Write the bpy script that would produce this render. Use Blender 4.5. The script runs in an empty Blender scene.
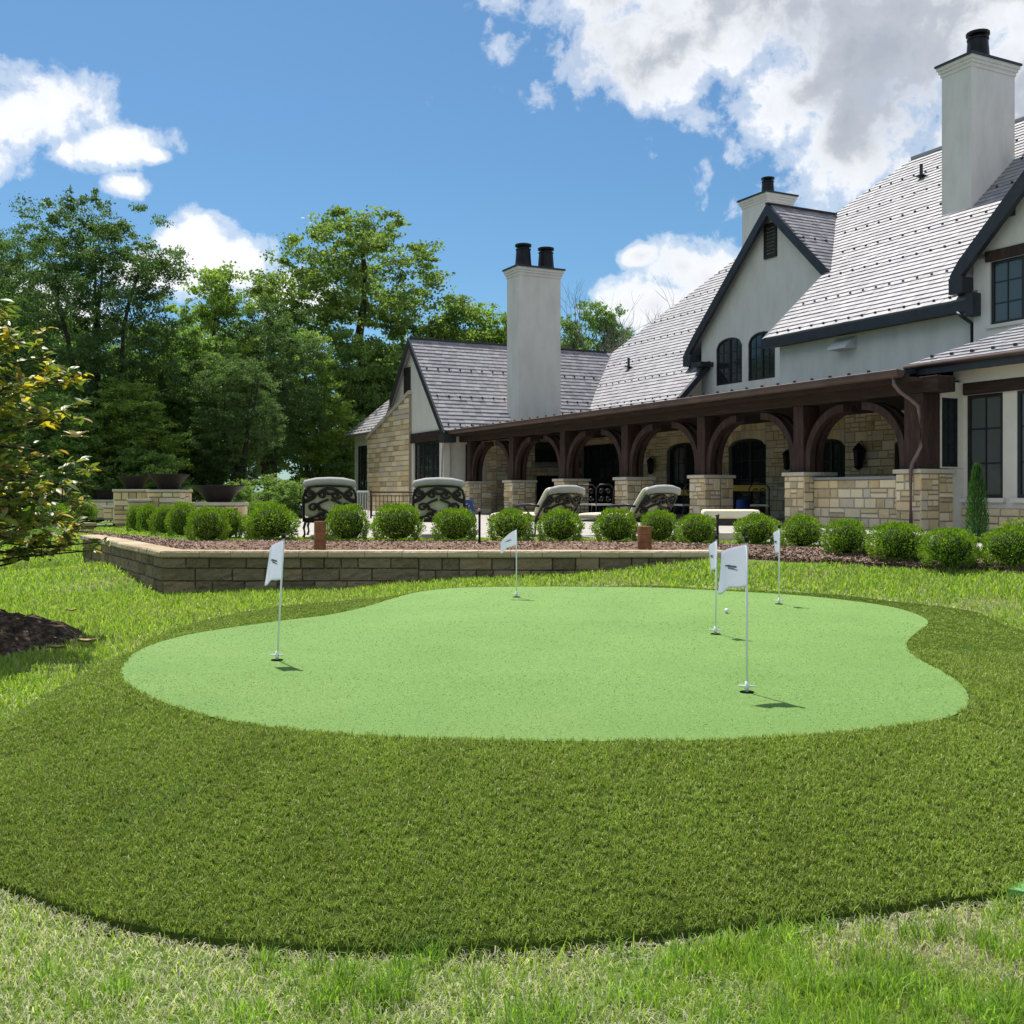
import bpy, bmesh, math, random
import numpy as np
from mathutils import Vector, Matrix
random.seed(7); RN = np.random.default_rng(11)
R = math.radians
sc = bpy.context.scene
COL = sc.collection
FP = 1062.0; EY = 0.72            # focal length in picture units, eye height above the patio (patio = z 0)

# ------------------------------------------------------------------ objects
def tag(o, label=None, cat=None, group=None, kind=None):
    if label: o['label'] = label
    if cat: o['category'] = cat
    if group: o['group'] = group
    if kind: o['kind'] = kind
    return o
def empty(name, loc=(0, 0, 0), rz=0.0, **k):
    o = bpy.data.objects.new(name, None); COL.objects.link(o)
    o.location = loc; o.rotation_euler = (0, 0, rz); o.empty_display_size = .2
    return tag(o, **k)
def link(name, me, parent=None, **k):
    o = bpy.data.objects.new(name, me); COL.objects.link(o); o.parent = parent
    return tag(o, **k)
def obj(name, bm, mat, parent=None, smooth=False, norm=True, **k):
    if norm: bmesh.ops.recalc_face_normals(bm, faces=bm.faces[:])
    me = bpy.data.meshes.new(name); bm.to_mesh(me); bm.free()
    for m in (mat if isinstance(mat, (list, tuple)) else [mat]): me.materials.append(m)
    if smooth: me.polygons.foreach_set('use_smooth', [True]*len(me.polygons))
    return link(name, me, parent, **k)
def copy_tree(o, parent=None):
    c = o.copy(); COL.objects.link(c); c.parent = parent
    for ch in list(o.children): copy_tree(ch, c)
    return c
def mesh_np(name, V, quads=None, tris=None, mats=(), col=None, midx=None, smooth=False):
    me = bpy.data.meshes.new(name); V = np.asarray(V, np.float32)
    me.vertices.add(len(V)); me.vertices.foreach_set('co', V.ravel())
    nq = 0 if quads is None else len(quads); nt = 0 if tris is None else len(tris)
    li = []; 
    if nq: li.append(np.asarray(quads, np.int32).ravel())
    if nt: li.append(np.asarray(tris, np.int32).ravel())
    li = np.concatenate(li); me.loops.add(len(li)); me.loops.foreach_set('vertex_index', li)
    me.polygons.add(nq+nt)
    st = np.concatenate([np.arange(nq)*4, nq*4+np.arange(nt)*3]).astype(np.int32)
    me.polygons.foreach_set('loop_start', st)
    if midx is not None: me.polygons.foreach_set('material_index', np.asarray(midx, np.int32))
    if smooth: me.polygons.foreach_set('use_smooth', np.ones(nq+nt, bool))
    for m in mats: me.materials.append(m)
    me.update(calc_edges=True)
    if col is not None:
        a = me.color_attributes.new('Col', 'FLOAT_COLOR', 'POINT')
        c = np.ones((len(V), 4), np.float32); c[:, :3] = col; a.data.foreach_set('color', c.ravel())
    me.validate()
    return me

# ------------------------------------------------------------------ materials
def new_mat(name):
    m = bpy.data.materials.new(name); m.use_nodes = True
    nt = m.node_tree; b = nt.nodes['Principled BSDF']; return m, nt, b
def N(nt, t, **k):
    n = nt.nodes.new(t)
    for a, v in k.items():
        if a in n.inputs: n.inputs[a].default_value = v
        else: setattr(n, a, v)
    return n
def ramp(nt, fac, stops, interp='LINEAR'):
    r = nt.nodes.new('ShaderNodeValToRGB'); r.color_ramp.interpolation = interp
    while len(r.color_ramp.elements) < len(stops): r.color_ramp.elements.new(.5)
    for e, (p, c) in zip(r.color_ramp.elements, stops):
        e.position = p; e.color = (*c, 1) if len(c) == 3 else c
    nt.links.new(fac, r.inputs[0]); return r
def surf(name, stops, scale=5, rough=.8, bump=.3, bscale=None, detail=6, island=0, metallic=0, spec=.4, dist=.02, coord='Object', mapping=None):
    """noise-varied surface; island = strength of a random tint per separate piece"""
    m, nt, b = new_mat(name); L = nt.links.new
    tc = N(nt, 'ShaderNodeTexCoord'); vec = tc.outputs[coord]
    if mapping:
        mp = N(nt, 'ShaderNodeMapping'); mp.inputs['Scale'].default_value = mapping; L(vec, mp.inputs['Vector']); vec = mp.outputs[0]
    n = N(nt, 'ShaderNodeTexNoise', Scale=scale, Detail=detail, Roughness=.6); L(vec, n.inputs['Vector'])
    fac = n.outputs['Fac']
    if island:
        g = N(nt, 'ShaderNodeNewGeometry')
        mx = N(nt, 'ShaderNodeMix', data_type='FLOAT'); mx.inputs[0].default_value = island
        L(n.outputs['Fac'], mx.inputs[2]); L(g.outputs['Random Per Island'], mx.inputs[3]); fac = mx.outputs[0]
    r = ramp(nt, fac, stops); L(r.outputs[0], b.inputs['Base Color'])
    b.inputs['Roughness'].default_value = rough; b.inputs['Metallic'].default_value = metallic
    b.inputs['Specular IOR Level'].default_value = spec
    if bump:
        n2 = N(nt, 'ShaderNodeTexNoise', Scale=bscale or scale*4, Detail=5); L(vec, n2.inputs['Vector'])
        bp = N(nt, 'ShaderNodeBump', Strength=bump, Distance=dist); L(n2.outputs['Fac'], bp.inputs['Height']); L(bp.outputs[0], b.inputs['Normal'])
    return m
def leafy(name, trans=.35, rough=.5, spec=.35, mul=(1, 1, 1), tmul=(1.3, 1.5, .6)):
    """blades and leaves: colour attribute per leaf, light passes through"""
    m, nt, b = new_mat(name); L = nt.links.new
    a = N(nt, 'ShaderNodeVertexColor', layer_name='Col')
    c = N(nt, 'ShaderNodeMix', data_type='RGBA', blend_type='MULTIPLY'); c.inputs[0].default_value = 1
    L(a.outputs[0], c.inputs[6]); c.inputs[7].default_value = (*mul, 1)
    L(c.outputs[2], b.inputs['Base Color']); b.inputs['Roughness'].default_value = rough; b.inputs['Specular IOR Level'].default_value = spec
    t = N(nt, 'ShaderNodeBsdfTranslucent')
    c2 = N(nt, 'ShaderNodeMix', data_type='RGBA', blend_type='MULTIPLY'); c2.inputs[0].default_value = 1
    L(c.outputs[2], c2.inputs[6]); c2.inputs[7].default_value = (*tmul, 1); L(c2.outputs[2], t.inputs[0])
    mx = N(nt, 'ShaderNodeMixShader'); mx.inputs[0].default_value = trans
    L(b.outputs[0], mx.inputs[1]); L(t.outputs[0], mx.inputs[2])
    L(mx.outputs[0], nt.nodes['Material Output'].inputs[0]); return m
def glassy(name, col=(.012, .015, .018), rough=.06):
    m, nt, b = new_mat(name); b.inputs['Base Color'].default_value = (*col, 1); b.inputs['Roughness'].default_value = rough
    b.inputs['Specular IOR Level'].default_value = .6
    n = N(nt, 'ShaderNodeTexNoise', Scale=1.3); tc = N(nt, 'ShaderNodeTexCoord'); nt.links.new(tc.outputs['Object'], n.inputs['Vector'])
    bp = N(nt, 'ShaderNodeBump', Strength=.08, Distance=.05); nt.links.new(n.outputs['Fac'], bp.inputs['Height']); nt.links.new(bp.outputs[0], b.inputs['Normal'])
    return m
M = {}
M['stucco'] = surf('stucco', [(.2, (.60, .565, .51)), (.55, (.71, .675, .62)), (.9, (.77, .735, .68))], 1.6, .9, .45, 38, dist=.01, mapping=(1.6, 1.6, .55), detail=9)
M['cream'] = surf('cream_trim', [(.2, (.62, .58, .50)), (.8, (.72, .68, .60))], 2, .8, .15, 40, dist=.004)
M['slate'] = surf('slate', [(.12, (.20, .19, .21)), (.35, (.265, .255, .275)), (.6, (.31, .30, .315)), (.9, (.37, .355, .365))], 3, .55, .5, 30, island=.6, dist=.006, spec=.5)
M['trim'] = surf('dark_trim', [(.3, (.020, .022, .027)), (.7, (.035, .038, .045))], 4, .5, .1, 30)
M['frame'] = surf('window_frame', [(.3, (.012, .012, .014)), (.7, (.02, .02, .023))], 4, .4, 0)
M['timber'] = surf('stained_timber', [(.15, (.016, .010, .008)), (.5, (.042, .024, .019)), (.85, (.085, .052, .042))], 1.6, .75, .6, 5, mapping=(6, 6, 1.2), dist=.01, spec=.25)
M['beam'] = surf('stained_beam', [(.15, (.015, .009, .007)), (.5, (.036, .021, .016)), (.85, (.072, .044, .034))], 1.6, .75, .6, 5, mapping=(1.0, 8, 8), dist=.01, spec=.25)
M['gutter'] = surf('aged_copper', [(.2, (.05, .030, .024)), (.6, (.10, .065, .053)), (.9, (.16, .115, .095))], 1.5, .55, .1, 20, metallic=.2)
M['spout'] = surf('aged_copper_spout', [(.2, (.10, .07, .06)), (.6, (.17, .125, .11)), (.9, (.24, .19, .17))], 1.5, .45, .1, 20, metallic=.3)
STONE = [(.10, (.30, .24, .17)), (.26, (.56, .43, .24)), (.42, (.72, .56, .32)), (.56, (.56, .50, .40)), (.72, (.76, .63, .40)), (.9, (.80, .70, .51))]
M['stone'] = surf('limestone', STONE, 4, .9, .9, 16, island=.65, dist=.02, spec=.2)
M['mortar'] = surf('mortar', [(.2, (.25, .22, .17)), (.8, (.33, .29, .23))], 6, .95, .3)
M['capstone'] = surf('cap_stone', [(.2, (.42, .37, .28)), (.8, (.58, .53, .43))], 3, .85, .5, 14, dist=.012)
M['bluestone'] = surf('bluestone', [(.2, (.20, .20, .20)), (.8, (.32, .32, .31))], 3, .7, .3)
M['glass'] = glassy('window_glass', (.018, .022, .026)); 
M['metal'] = surf('black_metal', [(.3, (.012, .012, .013)), (.7, (.022, .022, .024))], 5, .4, 0, metallic=.6)
M['cast'] = surf('cast_aluminium', [(.3, (.020, .017, .015)), (.7, (.042, .036, .031))], 12, .45, .2, 60, metallic=.3)
M['dark'] = surf('dark_interior', [(.3, (.006, .006, .007)), (.7, (.012, .011, .011))], 2, .8, 0)
M['ceiling'] = surf('porch_ceiling', [(.2, (.035, .022, .016)), (.8, (.06, .04, .03))], 3, .8, .3, mapping=(.5, 8, 1))
M['concrete'] = surf('patio_paving', [(.2, (.34, .315, .275)), (.8, (.47, .44, .39))], 1.2, .9, .3, 25)
M['block'] = surf('split_face_block', [(.08, (.10, .08, .05)), (.3, (.175, .135, .085)), (.5, (.225, .18, .12)), (.72, (.30, .215, .135)), (.92, (.34, .28, .19))], 5, .95, 1.0, 11, island=.5, dist=.05, spec=.15)
M['blockcap'] = surf('wall_cap', [(.1, (.36, .28, .18)), (.5, (.48, .38, .255)), (.9, (.58, .48, .34))], 5, .95, .9, 12, island=.5, dist=.03, spec=.15)
M['mulch'] = surf('bark_mulch', [(.2, (.09, .055, .04)), (.5, (.22, .14, .10)), (.8, (.36, .26, .19))], 26, .95, 1.0, 40, dist=.04, spec=.1)
M['soil'] = surf('dark_soil', [(.3, (.03, .021, .016)), (.48, (.085, .058, .042)), (.62, (.20, .14, .10)), (.85, (.34, .25, .18))], 18, .98, 1.0, 30, dist=.06, spec=.1)
M['cushion'] = surf('grey_cushion', [(.2, (.36, .35, .325)), (.8, (.47, .46, .43))], 3, .9, .25, 90, dist=.004)
M['cream_cushion'] = surf('cream_cushion', [(.2, (.74, .66, .48)), (.8, (.84, .76, .58))], 3, .9, .2, 90, dist=.004)
M['bowl'] = surf('bronze_bowl', [(.2, (.014, .011, .010)), (.8, (.036, .027, .024))], 4, .55, .2, 40, metallic=.3)
M['bark'] = surf('bark', [(.2, (.030, .024, .019)), (.8, (.085, .07, .055))], 6, .95, .8, 14, mapping=(3, 3, .6), dist=.05)
M['barkpale'] = surf('pale_bark', [(.2, (.10, .085, .07)), (.8, (.20, .175, .15))], 6, .95, .4, 14)
M['corten'] = surf('rusty_copper', [(.25, (.10, .035, .014)), (.5, (.24, .095, .035)), (.75, (.36, .17, .075))], 9, .6, .3, 30, metallic=.25)
M['white'] = surf('white_plastic', [(.2, (.74, .76, .80)), (.8, (.82, .83, .86))], 5, .35, 0)
M['yellow'] = surf('yellow_paint', [(.2, (.50, .33, .03)), (.8, (.62, .44, .06))], 4, .55, .05)
M['blue'] = surf('blue_plastic', [(.2, (.010, .030, .16)), (.8, (.02, .06, .26))], 4, .6, .2)
M['logo'] = surf('grey_print', [(.2, (.12, .14, .18)), (.8, (.20, .22, .27))], 4, .7, 0)
M['hood'] = surf('white_hood', [(.2, (.55, .54, .51)), (.8, (.64, .63, .60))], 4, .6, 0)
M['petal'] = surf('magnolia_petal', [(.2, (.75, .50, .28)), (.6, (.85, .72, .56))], 12, .6, 0)
M['cup'] = surf('cup_liner', [(.2, (.006, .010, .006)), (.8, (.010, .018, .010))], 4, 1, 0, spec=0)
M['curtain'] = glassy('curtained_glass', (.085, .10, .092), .08)
M['louvre'] = surf('louvre_brown', [(.2, (.014, .011, .010)), (.8, (.03, .023, .02))], 4, .6, 0)
M['blade'] = leafy('grass_blades', .45, .5, .3)
M['turf'] = leafy('turf_fibres', .25, .6, .25)
M['leaf'] = leafy('tree_leaves', .5, .48, .3, tmul=(1.35, 1.5, .7))
M['boxleaf'] = leafy('shrub_leaves', .32, .5, .3)
M['magleaf'] = leafy('magnolia_leaves', .4, .42, .4)
def cloth(name, col):
    m, nt, b = new_mat(name); b.inputs['Base Color'].default_value = (*col, 1); b.inputs['Roughness'].default_value = .85
    t = N(nt, 'ShaderNodeBsdfTranslucent'); t.inputs[0].default_value = (*col, 1)
    w = N(nt, 'ShaderNodeTexNoise', Scale=220.0); nt.links.new(N(nt, 'ShaderNodeTexCoord').outputs['Object'], w.inputs['Vector'])
    bp = N(nt, 'ShaderNodeBump', Strength=.1, Distance=.002); nt.links.new(w.outputs['Fac'], bp.inputs['Height']); nt.links.new(bp.outputs[0], b.inputs['Normal'])
    mx = N(nt, 'ShaderNodeMixShader'); mx.inputs[0].default_value = .5
    nt.links.new(b.outputs[0], mx.inputs[1]); nt.links.new(t.outputs[0], mx.inputs[2]); nt.links.new(mx.outputs[0], nt.nodes['Material Output'].inputs[0]); return m
M['flag'] = cloth('flag_cloth', (.86, .85, .96))
def green_mat():
    m, nt, b = new_mat('putting_turf'); L = nt.links.new; tc = N(nt, 'ShaderNodeTexCoord')
    n = N(nt, 'ShaderNodeTexNoise', Scale=48.0, Detail=6.0, Roughness=1.0); L(tc.outputs['Object'], n.inputs['Vector'])
    n2 = N(nt, 'ShaderNodeTexNoise', Scale=1.4, Detail=4.0); L(tc.outputs['Object'], n2.inputs['Vector'])
    r = ramp(nt, n.outputs['Fac'], [(.30, (.10, .20, .04)), (.42, (.150, .275, .062)), (.50, (.185, .325, .078)), (.58, (.23, .385, .11)), (.70, (.40, .56, .24))])
    r2 = ramp(nt, n2.outputs['Fac'], [(.3, (.90, .93, .88)), (.7, (1.06, 1.04, 1.06))])
    mx = N(nt, 'ShaderNodeMix', data_type='RGBA', blend_type='MULTIPLY'); mx.inputs[0].default_value = 1
    L(r.outputs[0], mx.inputs[6]); L(r2.outputs[0], mx.inputs[7]); L(mx.outputs[2], b.inputs['Base Color'])
    b.inputs['Roughness'].default_value = .8; b.inputs['Specular IOR Level'].default_value = .25
    bp = N(nt, 'ShaderNodeBump', Strength=.8, Distance=.012); L(n.outputs['Fac'], bp.inputs['Height']); L(bp.outputs[0], b.inputs['Normal']); return m
M['green'] = green_mat()
M['turfbase'] = surf('turf_backing', [(.3, (.035, .060, .010)), (.7, (.085, .125, .022))], 60, 1, .6, 120, spec=0)
def lawn_mat():
    m, nt, b = new_mat('lawn_ground'); L = nt.links.new; tc = N(nt, 'ShaderNodeTexCoord')
    n = N(nt, 'ShaderNodeTexNoise', Scale=40.0, Detail=6.0, Roughness=.7); L(tc.outputs['Object'], n.inputs['Vector'])
    n2 = N(nt, 'ShaderNodeTexNoise', Scale=.9, Detail=5.0); L(tc.outputs['Object'], n2.inputs['Vector'])
    r = ramp(nt, n.outputs['Fac'], [(.3, (.06, .10, .016)), (.6, (.14, .23, .035)), (.8, (.22, .30, .07))])
    r2 = ramp(nt, n.outputs['Fac'], [(.3, (.10, .085, .05)), (.6, (.27, .25, .15)), (.8, (.42, .40, .28))])
    k = ramp(nt, n2.outputs['Fac'], [(.50, (0, 0, 0)), (.62, (1, 1, 1))])
    mx = N(nt, 'ShaderNodeMix', data_type='RGBA'); L(k.outputs[0], mx.inputs[0]); L(r.outputs[0], mx.inputs[6]); L(r2.outputs[0], mx.inputs[7])
    L(mx.outputs[2], b.inputs['Base Color']); b.inputs['Roughness'].default_value = .95; b.inputs['Specular IOR Level'].default_value = .1
    bp = N(nt, 'ShaderNodeBump', Strength=.8, Distance=.03); L(n.outputs['Fac'], bp.inputs['Height']); L(bp.outputs[0], b.inputs['Normal']); return m
M['lawn'] = lawn_mat()

# ------------------------------------------------------------------ mesh helpers
IDM = lambda a, z, d: (a, d, z)
def box(bm, mp, a0, a1, z0, z1, d0, d1):
    v = [bm.verts.new(mp(a, z, d)) for d in (d0, d1) for z in (z0, z1) for a in (a0, a1)]
    for f in ((0, 1, 3, 2), (4, 6, 7, 5), (0, 4, 5, 1), (2, 3, 7, 6), (0, 2, 6, 4), (1, 5, 7, 3)): bm.faces.new([v[i] for i in f])
def prism(bm, mp, poly, d0, d1):
    """polygon in (a, z) extruded along d"""
    A_ = [bm.verts.new(mp(a, z, d0)) for a, z in poly]; B_ = [bm.verts.new(mp(a, z, d1)) for a, z in poly]
    bm.faces.new(A_); bm.faces.new(B_[::-1]); n = len(poly)
    for i in range(n): bm.faces.new((A_[i], B_[i], B_[(i+1) % n], A_[(i+1) % n]))
def tube(bm, pts, rad, seg=8, caps=True):
    """round tube along points; rad a number or one per point"""
    pts = [Vector(p) for p in pts]; rad = rad if isinstance(rad, (list, tuple)) else [rad]*len(pts); rings = []
    up = Vector((0, 0, 1))
    for i, p in enumerate(pts):
        t = (pts[min(i+1, len(pts)-1)]-pts[max(i-1, 0)]).normalized()
        x = t.cross(up); x = t.cross(Vector((1, 0, 0))) if x.length < 1e-3 else x
        x.normalize(); y = t.cross(x)
        rings.append([bm.verts.new(p+(x*math.cos(2*math.pi*k/seg)+y*math.sin(2*math.pi*k/seg))*rad[i]) for k in range(seg)])
    for a, b in zip(rings, rings[1:]):
        for k in range(seg): bm.faces.new((a[k], a[(k+1) % seg], b[(k+1) % seg], b[k]))
    if caps: bm.faces.new(rings[0][::-1]); bm.faces.new(rings[-1])
def lathe(bm, prof, c=(0, 0, 0), seg=24):
    rings = [[bm.verts.new((c[0]+r*math.cos(2*math.pi*k/seg), c[1]+r*math.sin(2*math.pi*k/seg), c[2]+z)) for k in range(seg)] for r, z in prof]
    for a, b in zip(rings, rings[1:]):
        for k in range(seg): bm.faces.new((a[k], a[(k+1) % seg], b[(k+1) % seg], b[k]))
    bm.faces.new(rings[0][::-1]); bm.faces.new(rings[-1])
def ashlar(bm, mp, a0, a1, z0, z1, rs, hmin=.12, hmax=.25, wmin=.18, wmax=.52, proud=.02, gap=.008):
    """rectangle of mixed-size squared stones, each a separate bevelled piece"""
    def stone(x0, x1, y0, y1):
        if x1-x0 < .03 or y1-y0 < .03: return
        x0 += gap; x1 -= gap; y0 += gap; y1 -= gap; p = proud*rs.uniform(.55, 1.25); e = min(.012, (x1-x0)*.2, (y1-y0)*.2)
        o = [bm.verts.new(mp(a, z, .01)) for a, z in ((x0, y0), (x1, y0), (x1, y1), (x0, y1))]
        i = [bm.verts.new(mp(a+rs.uniform(-.004, .004), z+rs.uniform(-.004, .004), -p)) for a, z in ((x0+e, y0+e), (x1-e, y0+e), (x1-e, y1-e), (x0+e, y1-e))]
        bm.faces.new(i)
        for k in range(4): bm.faces.new((o[k], o[(k+1) % 4], i[(k+1) % 4], i[k]))
    z = z0
    while z < z1-.02:
        h = rs.uniform(hmin*1.5, hmax*1.35); 
        if z1-z-h < hmin: h = z1-z
        a = a0
        while a < a1-.02:
            w = rs.uniform(wmin, wmax)
            if a1-a-w < wmin*.7: w = a1-a
            if rs.random() < .38 and h > hmin*1.7:
                m = z+h*rs.uniform(.4, .6); stone(a, a+w, z, m); 
                if rs.random() < .4 and w > wmin*1.5: q = a+w*rs.uniform(.4, .6); stone(a, q, m, z+h); stone(q, a+w, m, z+h)
                else: stone(a, a+w, m, z+h)
            else: stone(a, a+w, z, z+h)
            a += w
        z += h
def facade(bm, mp, a0, a1, z0, z1, ops, th=.25):
    """wall slab with openings (aa, ab, zb, zt, rise): rise > 0 gives an arched head. zt = springing height"""
    ops = sorted(ops); cur = a0
    for (aa, ab, zb, zt, rise) in ops:
        if aa > cur: box(bm, mp, cur, aa, z0, z1, 0, th)
        if zb > z0: box(bm, mp, aa, ab, z0, zb, 0, th)
        n = 10 if rise else 1
        for i in range(n):
            x0 = aa+(ab-aa)*i/n; x1 = aa+(ab-aa)*(i+1)/n
            if rise:
                g = lambda x: zt+rise*math.sqrt(max(0, 1-((x-(aa+ab)/2)/((ab-aa)/2))**2))
                prism(bm, mp, [(x0, g(x0)), (x1, g(x1)), (x1, z1), (x0, z1)], 0, th)
            else: box(bm, mp, x0, x1, zt, z1, 0, th)
        cur = ab
    if cur < a1: box(bm, mp, cur, a1, z0, z1, 0, th)
def window(parent, mp, aa, ab, zb, zt, rise=0, cols=2, rows=3, units=1, d=.08, name='window', fw=.07, glass=None):
    """frame with glazing bars; child pane"""
    bm = bmesh.new(); n = 12 if rise else 1; top = zt+rise
    g = lambda x, o=0: zt-o+rise*math.sqrt(max(0, 1-((x-(aa+ab)/2)/((ab-aa)/2+1e-6))**2))
    box(bm, mp, aa, aa+fw, zb, zt, d-.03, d+.05); box(bm, mp, ab-fw, ab, zb, zt, d-.03, d+.05); box(bm, mp, aa+fw, ab-fw, zb, zb+fw, d-.03, d+.05)
    for i in range(n):
        x0 = aa+(ab-aa)*i/n; x1 = aa+(ab-aa)*(i+1)/n
        prism(bm, mp, [(x0, g(x0)-fw), (x1, g(x1)-fw), (x1, g(x1)), (x0, g(x0))], d-.031, d+.051)
    uw = (ab-aa)/units
    for k in range(1, units): box(bm, mp, aa+uw*k-fw*.7, aa+uw*k+fw*.7, zb+fw, g(aa+uw*k)-fw*.5, d-.03, d+.05)
    for k in range(units):
        for c in range(1, cols):
            x = aa+uw*k+uw*c/cols; box(bm, mp, x-.014, x+.014, zb+fw, g(x)-fw*.5, d-.008, d+.03)
    for r_ in range(1, rows):
        z = zb+(zt+rise*.6-zb)*r_/rows; box(bm, mp, aa+fw, ab-fw, z-.013, z+.013, d-.006, d+.028)
    f = obj(name, bm, M['frame'], parent)
    bm = bmesh.new()
    prism(bm, mp, [(aa+.01, zb+.01), (ab-.01, zb+.01)]+[(ab-.01-(ab-aa-.02)*i/n, g(ab-.01-(ab-aa-.02)*i/n)-.02) for i in range(n+1)], d+.01, d+.02)
    obj('pane', bm, glass or M['glass'], f)
    return f
def clip(poly, ax, val, keep_gt):
    out = []
    for i in range(len(poly)):
        p, q = poly[i], poly[(i+1) % len(poly)]
        a = (p[ax]-val) if keep_gt else (val-p[ax]); b = (q[ax]-val) if keep_gt else (val-q[ax])
        if a >= 0: out.append(p)
        if (a > 0 > b) or (a < 0 < b):
            t = a/(a-b); out.append((p[0]+(q[0]-p[0])*t, p[1]+(q[1]-p[1])*t))
    return out
def slates(bm, poly, P, rs, exp=.22, wid=.30):
    """poly: convex outline in (h, q): h along the eave, q up the slope; P(h, q, n) -> local point, n out of the roof"""
    qs = [p[1] for p in poly]; q = min(qs); k = 0
    base = [bm.verts.new(P(h, qq, 0)) for h, qq in poly]; bm.faces.new(base)
    low = [bm.verts.new(P(h, qq, -.10)) for h, qq in poly]; bm.faces.new(low[::-1]); m = len(poly)
    for i in range(m): bm.faces.new((base[i], low[i], low[(i+1) % m], base[(i+1) % m]))
    while q < max(qs)-.01:
        strip = clip(clip(poly, 1, q, True), 1, q+exp, False)
        if len(strip) > 2:
            h0 = min(p[0] for p in strip); h1 = max(p[0] for p in strip)
            h = math.floor(h0/wid)*wid+(k % 2)*wid*.5-wid
            while h < h1:
                w = wid*rs.uniform(.8, 1.2); cell = clip(clip(strip, 0, h+.003, True), 0, h+w-.003, False)
                if len(cell) > 2:
                    j = rs.uniform(0, .008)
                    top = [bm.verts.new(P(a, b, .034-(b-q)/exp*.026+j)) for a, b in cell]
                    bm.faces.new(top)
                    fr = [i for i, (a, b) in enumerate(cell) if b < q+1e-4]
                    if len(fr) >= 2:
                        i0, i1 = fr[0], fr[-1]; a0, a1 = cell[i0], cell[i1]
                        bm.faces.new((top[i0], top[i1], bm.verts.new(P(a1[0], a1[1], 0)), bm.verts.new(P(a0[0], a0[1], 0))))
                h += w
        q += exp; k += 1

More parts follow.
